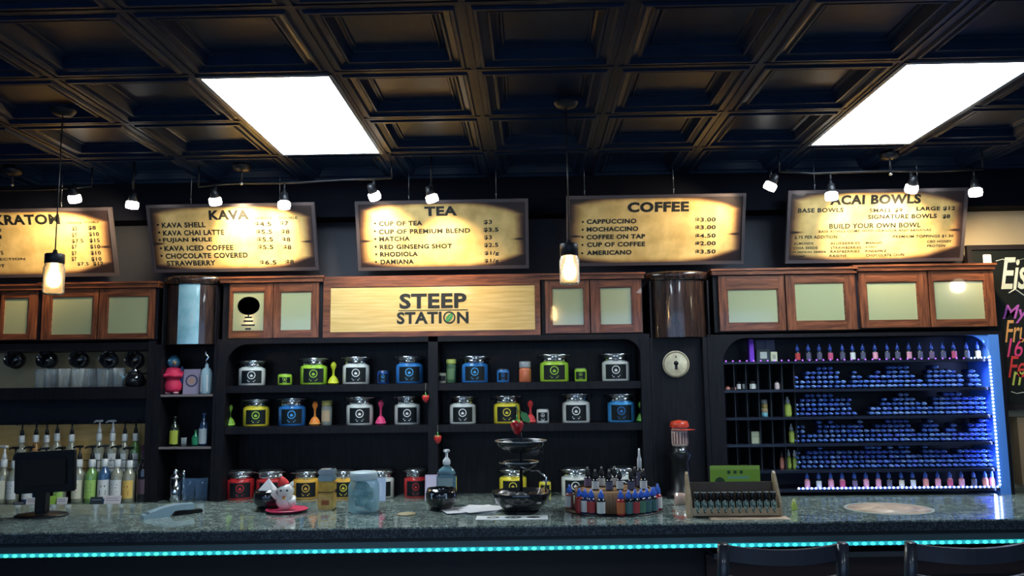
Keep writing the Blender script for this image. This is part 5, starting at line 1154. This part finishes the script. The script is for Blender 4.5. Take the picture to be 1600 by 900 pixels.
# standing bottles on the top and bottom rows
rowT = [1246, 1263, 1280, 1297, 1316, 1332, 1348, 1367, 1386, 1402, 1420, 1437, 1455, 1473, 1490, 1510, 1527]
rowB = [1261, 1279, 1298, 1316, 1335, 1353, 1372, 1389, 1408, 1426, 1446, 1465, 1484, 1502, 1521, 1539, 1561]
lT = ['red', 'dark', 'dark', 'magenta', 'dark', 'white', 'dark', 'pink', 'dark', 'dark', 'pink', 'dark', 'purple', 'dark', 'magenta', 'dark', 'cream']
lB = ['pink', 'white', 'pink', 'magenta', 'purple', 'pink', 'pink', 'dark', 'cream', 'white', 'salmon', 'pink', 'magenta', 'pink', 'dark', 'salmon', 'pink']
for row, labs, z, nm, hh in ((rowT, lT, ZV[0], 'top', .108), (rowB, lB, ZV[5], 'bottom', .102)):
    for k, u in enumerate(row):
        lk = labs[k]; Y = YV+(.065 if nm == 'top' else .045)
        b = capped('liquid_bottle', ('deep_blue', (.03, .08, .42)) if nm == 'top' else ('mid_blue', (.06, .16, .60)), BODS['dark'] if nm == 'top' else BODS['pink'] if lk in ('pink', 'magenta', 'salmon') else BODS['dark'], LABS[lk], h=hh, r=.0165, capf=.42)
        b.location = (min(xat(u, Y, z+.05), xr_-.02), Y, z+.0003)
        tag(b, '%s standing bottle from the left on the %s row, with a %s label' % (nth[k], nm, lk), 'bottle', 'standing bottles on the %s row of the blue-lit shelves' % nm)
# left cubbies
def cub(u, v0, v1, j, cap, body, lab, label, r=None, cf=.35):
    Y = YV+.09 if j else YV+.06; z = ZV[j]; h = (v1-v0)/ppm(Y)
    b = capped('liquid_bottle', cap, body, lab, h=h, r=r or .0175, capf=cf); b.location = (xat(u, Y, z+.03), Y, z+.0003); tag(b, label, 'bottle')
WCAP = ('white', (.75, .76, .72))
cub(1231, 620, 650, 2, WCAP, BODS['lime'], LABS['lime'], 'lime bottle with a white cap on the second cubby shelf, right end', .022)
cub(1237, 663, 692, 3, WCAP, BODS['lime'], LABS['lime'], 'lime bottle with a white cap on the third cubby shelf, right end', .017)
cub(1222, 706, 733, 4, ('dark', (.04, .03, .04)), BODS['salmon'], LABS['salmon'], 'salmon bottle with a dark cap on the lowest cubby shelf', .013)
cub(1233, 704, 733, 4, WCAP, BODS['lime'], LABS['lime'], 'lime bottle beside the salmon bottle on the lowest cubby shelf', .013)
cub(1242, 705, 733, 4, WCAP, BODS['lime'], LABS['lime'], 'lime bottle nearest the blue caps on the lowest cubby shelf', .014)
cub(1214, 594, 607, 1, ('dark', (.04, .03, .04)), ('pale_pink', (.78, .60, .60)), ('pale_pink', (.80, .62, .62)), 'short pale pink bottle on the first cubby shelf', .017, .2)
for u, lb in ((1154, 'left one of three white-labelled bottles on the first cubby shelf'), (1163, 'middle one of three white-labelled bottles on the first cubby shelf')):
    cub(u, 594, 607, 1, ('dark', (.04, .03, .04)), BODS['dark'], LABS['white'], lb, .013, .15)
cub(1176, 594, 607, 1, ('dark', (.04, .03, .04)), BODS['dark'], LABS['white'], 'right wider one of three white-labelled bottles on the first cubby shelf', .022, .15)
for u, lb in ((1137, 'left small red tin on the first cubby shelf'), (1146, 'right small red tin on the first cubby shelf')): cub(u, 601, 607, 1, ('red', (.4, .06, .05)), ('tin_red', (.50, .12, .09)), ('pale_red', (.70, .35, .28)), lb, .015, .2)
t = thing('stacked_tins', 'little tower of stacked coloured tins on the second cubby shelf', 'tins', (xat(1195, YV+.09, ZV[2]), YV+.09, ZV[2]+.0003))
for k, c_ in enumerate(((.20, .50, .58), (.55, .40, .22), (.50, .36, .12), (.40, .44, .42))): MB().lathe([(.019, .0265*k), (.020, .0265*k+.002), (.020, .0265*k+.024), (.018, .0265*k+.026)], n=18).build('tin', mat('stack_tin_%d' % k, c_, .3), t)
def bx(name, label, cat, u0, u1, v0, v1, Y, z, col, d=.05, prints=()):
    w = (u1-u0)/ppm(Y); h = (v1-v0)/ppm(Y)
    t = thing(name, label, cat, (xat((u0+u1)/2, Y, z), Y, z+.0003)); MB().box(-w/2, w/2, 0, d, 0, h, bev=.002).build('carton', mat('carton_'+label.split()[0]+label.split()[1], col, .5), t)
    for k, (f0, f1, g0, g1, c_) in enumerate(prints): MB().box(-w/2+w*f0, -w/2+w*f1, -.0008, -.0002, h*g0, h*g1).build('printed_mark', mat('pm_'+label.split()[0]+label.split()[1]+str(k), c_, .5), t)
    return t
bx('small_box', 'pale cream box on the third cubby shelf', 'box', 1175, 1188, 674, 692, YV+.07, ZV[3], (.62, .66, .45), prints=((.15, .85, .55, .62, (.4, .4, .3)),))
bx('small_box', 'flat white box lying on the lowest cubby shelf', 'box', 1159, 1176, 727, 733, YV+.07, ZV[4], (.5, .48, .5))
bx('small_box', 'dark grey box with a pale round mark on the top row', 'box', 1183, 1204, 543, 562, YV+.07, ZV[0], (.03, .05, .05), prints=((.25, .75, .25, .8, (.5, .55, .5)),))
bx('small_box', 'pale cream carton right of the dark grey box on the top row', 'box', 1205, 1215, 547, 562, YV+.06, ZV[0], (.55, .56, .42), prints=((.25, .75, .3, .7, (.3, .3, .25)),))
t = bx('tall_box', 'bright violet tall box on the top row, left of the dark grey box', 'box', 1172, 1179, 527, 562, YV+.05, ZV[0], (.20, .05, .62))
o = bx('hanging_flyer', 'grey folded flyer standing behind the dark grey box on the top row', 'flyer', 1181, 1212, 527, 562, YV+.17, ZV[0], (.10, .10, .17), .004, prints=((.1, .45, .55, .95, (.16, .16, .26)), (.55, .95, .55, .95, (.16, .16, .26))))
# ---- bottles lying in stacks, cap end forward
prof = [[3,2,4,4,5,5,5,4,2,1,4,3,2,3,4,3,5,5,5,5,3,2,1,4,5,4,4,4,3,0,4,3],
        [3,4,5,5,5,5,5,4,4,4,1,0,0,2,2,4,3,4,5,5,4,3,3,2,4,4,5,5,5,4,4,4,4,4],
        [4,4,2,2,5,4,5,4,4,4,4,5,3,3,4,4,5,5,5,5,3,2,4,5,4,2,3,4,2,2,4,4,5,5],
        [4,3,4,4,5,4,4,4,4,4,4,4,5,5,5,4,5,4,5,5,3,3,5,4,4,4,3,3,4,4,4,4,4,4]]
VB = mat('lying_bottle_body', (.02, .04, .14), .25, coat=.5)
CB = [mat('lying_cap_blue_%d' % k, c_, .28, coat=.6) for k, c_ in enumerate(((.16, .32, .90), (.30, .48, .92), (.18, .26, .92)))]
def lying(ci):
    m_ = MB(); r = .0128
    Mx = Matrix.Rotation(PI/2, 4, 'X')   # +z -> -y : cap towards viewer
    m_.lathe([(r*.9, -.10), (r, -.098), (r, -.035), (r*.62, -.027)], n=12, mi=0, M=Mx)
    m_.lathe([(r*.78, -.026), (r*.80, -.010), (r*.62, -.002), (r*.34, .006), (r*.30, .016), (1e-5, .017)], n=12, mi=1, M=Mx, close=False)
    return m_
LM = [lying(k).mesh('lying_bottle', [VB, CB[k]]) for k in range(3)]
spots = []
for j, hs in enumerate(prof):
    z0_ = ZV[j+1]; ua = 1246+.8*j; n = len(hs); ub = (1530, 1548, 1549, 1551)[j]; mx = 5
    for k, hgt in enumerate(hs):
        u = ua+(ub-ua)*k/(n-1); x = xat(u, YV+.05, z0_)
        for l in range(hgt):
            if l and hs[k-1 if l % 2 else k] < l: pass
            zc = z0_+.0142+l*.0284
            spots.append((x+(.0045 if l % 2 else -.001)+random.uniform(-.0012, .0012), YV+.055+random.uniform(-.006, .012), zc, random.uniform(-.06, .12), random.choice((0, 0, 0, 1, 1, 2)), j, k, l))
spots.sort(key=lambda s: math.hypot(s[0], s[1])+.0*s[2])
rowname = ['upper', 'second', 'third', 'lowest']
for i, (x, y, z, a, ci, j, k, l) in enumerate(spots[:300]):
    o = place('lying_bottle', LM[ci], None, (x, y, z), (random.uniform(-.05, .12) if 0 else 0, 0, a)); tag(o, '%s blue-capped bottle up in the %s stack from the left on the %s lit shelf' % (nth[l], ordn(k), rowname[j]), 'bottle', 'blue-capped bottles stacked on the %s shelf' % rowname[j])
m_ = MB()
for (x, y, z, a, ci, j, k, l) in spots[300:]:
    b = lying(0); Mx = Matrix.Translation((x, y, z)) @ Matrix.Rotation(a, 4, 'Z')
    m_.add(b.v, [], 0, M=Mx); off = len(m_.v)-len(b.v)
    m_.f += [tuple(off+q for q in f) for f in b.f]; m_.m += [(0 if q == 0 else 1+ci) for q in b.m]; m_.sm += b.sm
o = m_.build('lying_bottles', [VB]+CB); tag(o, 'stacks of blue-capped bottles filling the right ends of the lit shelves', 'bottles', None, 'stuff')
# ================================================================ CHALKBOARD AND RIGHT WALL
YK = 5.18
def K(u, v): return at(u, v, YK)
t = thing('chalkboard', 'black framed chalkboard with coloured handwriting at the right edge', 'chalkboard', (K(1600, 500).x, YK, K(1600, 640).z))
BX = mat('chalkboard_black', (.010, .013, .012), .5)
x0_, x1_ = K(1518, 500).x, K(1518, 500).x+.95; z0_, z1_ = K(1590, 640).z, K(1560, 383).z
P(MB().box(x0_+.03, x1_-.03, YK, YK+.015, z0_+.03, z1_-.03), 'board', BX, t)
for a in ((x0_, x0_+.03, z0_, z1_), (x1_-.03, x1_, z0_, z1_), (x0_+.03, x1_-.03, z0_, z0_+.03), (x0_+.03, x1_-.03, z1_-.03, z1_)): P(MB().box(a[0], a[1], YK-.012, YK+.016, a[2], a[3]), 'frame_rail', mat('black_brown_frame', (.022, .018, .02), .4), t)
wr = [('Eisl', 1562, 1618, 402, 452, (.75, .82, .68), .015), ('My F', 1566, 1630, 476, 505, (.50, .12, .55), .01), ('Frui', 1569, 1612, 500, 535, (.80, .42, .14), .005), ('16 o', 1572, 1622, 528, 558, (.82, .07, .25), .005), ('Fell', 1574, 1618, 556, 590, (.78, .06, .06), .005), ('m', 1580, 1606, 580, 602, (.62, .70, .12), .005)]
for k, (s_, u0, u1, vt, vb, c_, bd) in enumerate(wr):
    m_ = MB(); px_text(m_, s_, u0, u1, vt, vb, YK, YK-.0015, bold=bd, shear=.35, space=.95); P(m_, 'handwriting', mat('chalk_%d' % k, c_, .8), t)
m_ = MB(); m_.tube([K(1556, 408)-Vector((0, .002, 0)), K(1566, 405)-Vector((0, .002, 0)), K(1580, 410)-Vector((0, .002, 0)), K(1600, 404)-Vector((0, .002, 0))], .0025, 5).tube([K(1576, 458)-Vector((0, .002, 0)), K(1586, 452)-Vector((0, .002, 0)), K(1600, 462)-Vector((0, .002, 0)), K(1612, 458)-Vector((0, .002, 0))], .005, 5)
m_.tube([K(1580, 612)-Vector((0, .002, 0)), K(1589, 615)-Vector((0, .002, 0)), K(1598, 613)-Vector((0, .002, 0)), K(1606, 616)-Vector((0, .002, 0))], .0025, 5); P(m_, 'chalk_flourish', mat('chalk_white', (.7, .75, .68), .8), t)
a = K(1540, 406); o = MB().box(-.026, .026, -.012, 0, -.032, .032, bev=.004).build('paper_tag', mat('plain_white_tag', (.85, .88, .85), .5), None, (a.x, YK-.0125, a.z)); tag(o, 'small white block clipped on the chalkboard frame corner', 'clip')  # plain white block, no emission
p = at(1589, 652, 5.2); o = MB().box(0, .5, 0, .08, -.42, 0).build('tan_board', noisy(mat('tan_board', (.36, .24, .14), .5), (.28, .18, .10), (.42, .29, .17), nscale=3), None, (p.x, 5.2, p.z)); tag(o, 'tan board below the chalkboard at the right edge', 'board')
# ================================================================ BAR STOOLS
def stool():
    t = thing('bar_stool', '', 'bar stool')
    SM = noisy(mat('navy_black_painted_wood', (.012, .015, .025), .4, coat=.3), (.010, .013, .022), (.020, .024, .038), nscale=6)
    hw = .172; zs = .74; ztp = EYE-.476
    for s in (-1, 1):
        MB().tube([(s*hw*1.12, -.20, .0), (s*hw*1.04, -.175, .35), (s*hw, -.17, zs), (s*hw, -.185, ztp-.12), (s*hw, -.205, ztp)], .017, 10).build('back_post', SM, t)
        MB().tube([(s*hw*1.12, .19, .0), (s*hw, .155, zs-.02)], .017, 10).build('leg', SM, t)
        MB().tube([(s*hw*1.08, -.19, .30), (s*hw*1.08, .178, .30)], .010, 8).build('side_stretcher', SM, t)
    def curved_rail(z0, z1, n, bow=.035):
        m_ = MB(); N_ = 12; vs_ = []
        for i in range(N_+1):
            x = -hw*.985+2*hw*.985*i/N_; b = -.192-bow*(1-(x/hw)**2); dz = -.010*(1-(x/hw)**2)
            vs_ += [(x, b, z0+dz), (x, b+.016, z0+dz), (x, b+.016, z1+dz), (x, b, z1+dz)]
        fs = [(0, 3, 2, 1), (4*N_, 4*N_+1, 4*N_+2, 4*N_+3)]
        for i in range(N_):
            for k in range(4): fs.append((4*i+k, 4*i+4+k, 4*i+4+(k+1) % 4, 4*i+(k+1) % 4))
        m_.add(vs_, [tuple(reversed(f)) for f in fs], 0, False); m_.build(n, SM, t)
    curved_rail(ztp-.048, ztp-.004, 'top_rail'); curved_rail(ztp-.115, ztp-.090, 'back_slat'); curved_rail(ztp-.20, ztp-.175, 'back_slat')
    MB().box(-.185, .185, -.19, .18, zs-.02, zs, bev=.006).build('seat_frame', SM, t)
    MB().box(-.178, .178, -.16, .172, zs+.001, zs+.045, bev=.015).build('seat_cushion', mat('black_vinyl', (.010, .010, .012), .35), t)
    MB().tube([(-.18, .18, .25), (.18, .18, .25)], .011, 8).tube([(-.185, -.19, .38), (.185, -.19, .38)], .010, 8).build('foot_rail', SM, t)
    return t
s0 = stool(); xs1 = (xat(1137, 2.4, EYE-.48)+xat(1308, 2.4, EYE-.48))/2; xs2 = xat(1422, 2.4, EYE-.48)+.172
s0.location = (xs1, 2.60, 0); tag(s0, 'black bar stool below the wooden rack, left one of two', 'bar stool', 'bar stools at the bar')
copy_tree(s0, (xs2, 2.60, 0), 0, 'black bar stool in the lower right corner, right one of two', 'bar stools at the bar')
# globe sconce on the right wall, mirrored in the right-hand cabinet glass
d = ray(1496, 447); k1 = XR-.13; yy = 5.013-(k1-d.x*5.013/d.y)/(d.x/d.y); zz_ = EYE+d.z/d.x*k1
t = thing('globe_sconce', 'white globe wall lamp on the right wall, outside the picture', 'wall lamp', (XR, yy, zz_))
MB().ball((-.13, 0, 0), .075, 20).build('globe', mat('opal_globe', (.9, .9, .85), .4, emit=(1, .88, .62), es=22), t)
MB().lathe([(.05, 0), (.05, .012), (.012, .02), (.012, .06)], n=20, M=Matrix.Rotation(-PI/2, 4, 'Y')).build('bracket', BLACKM, t)
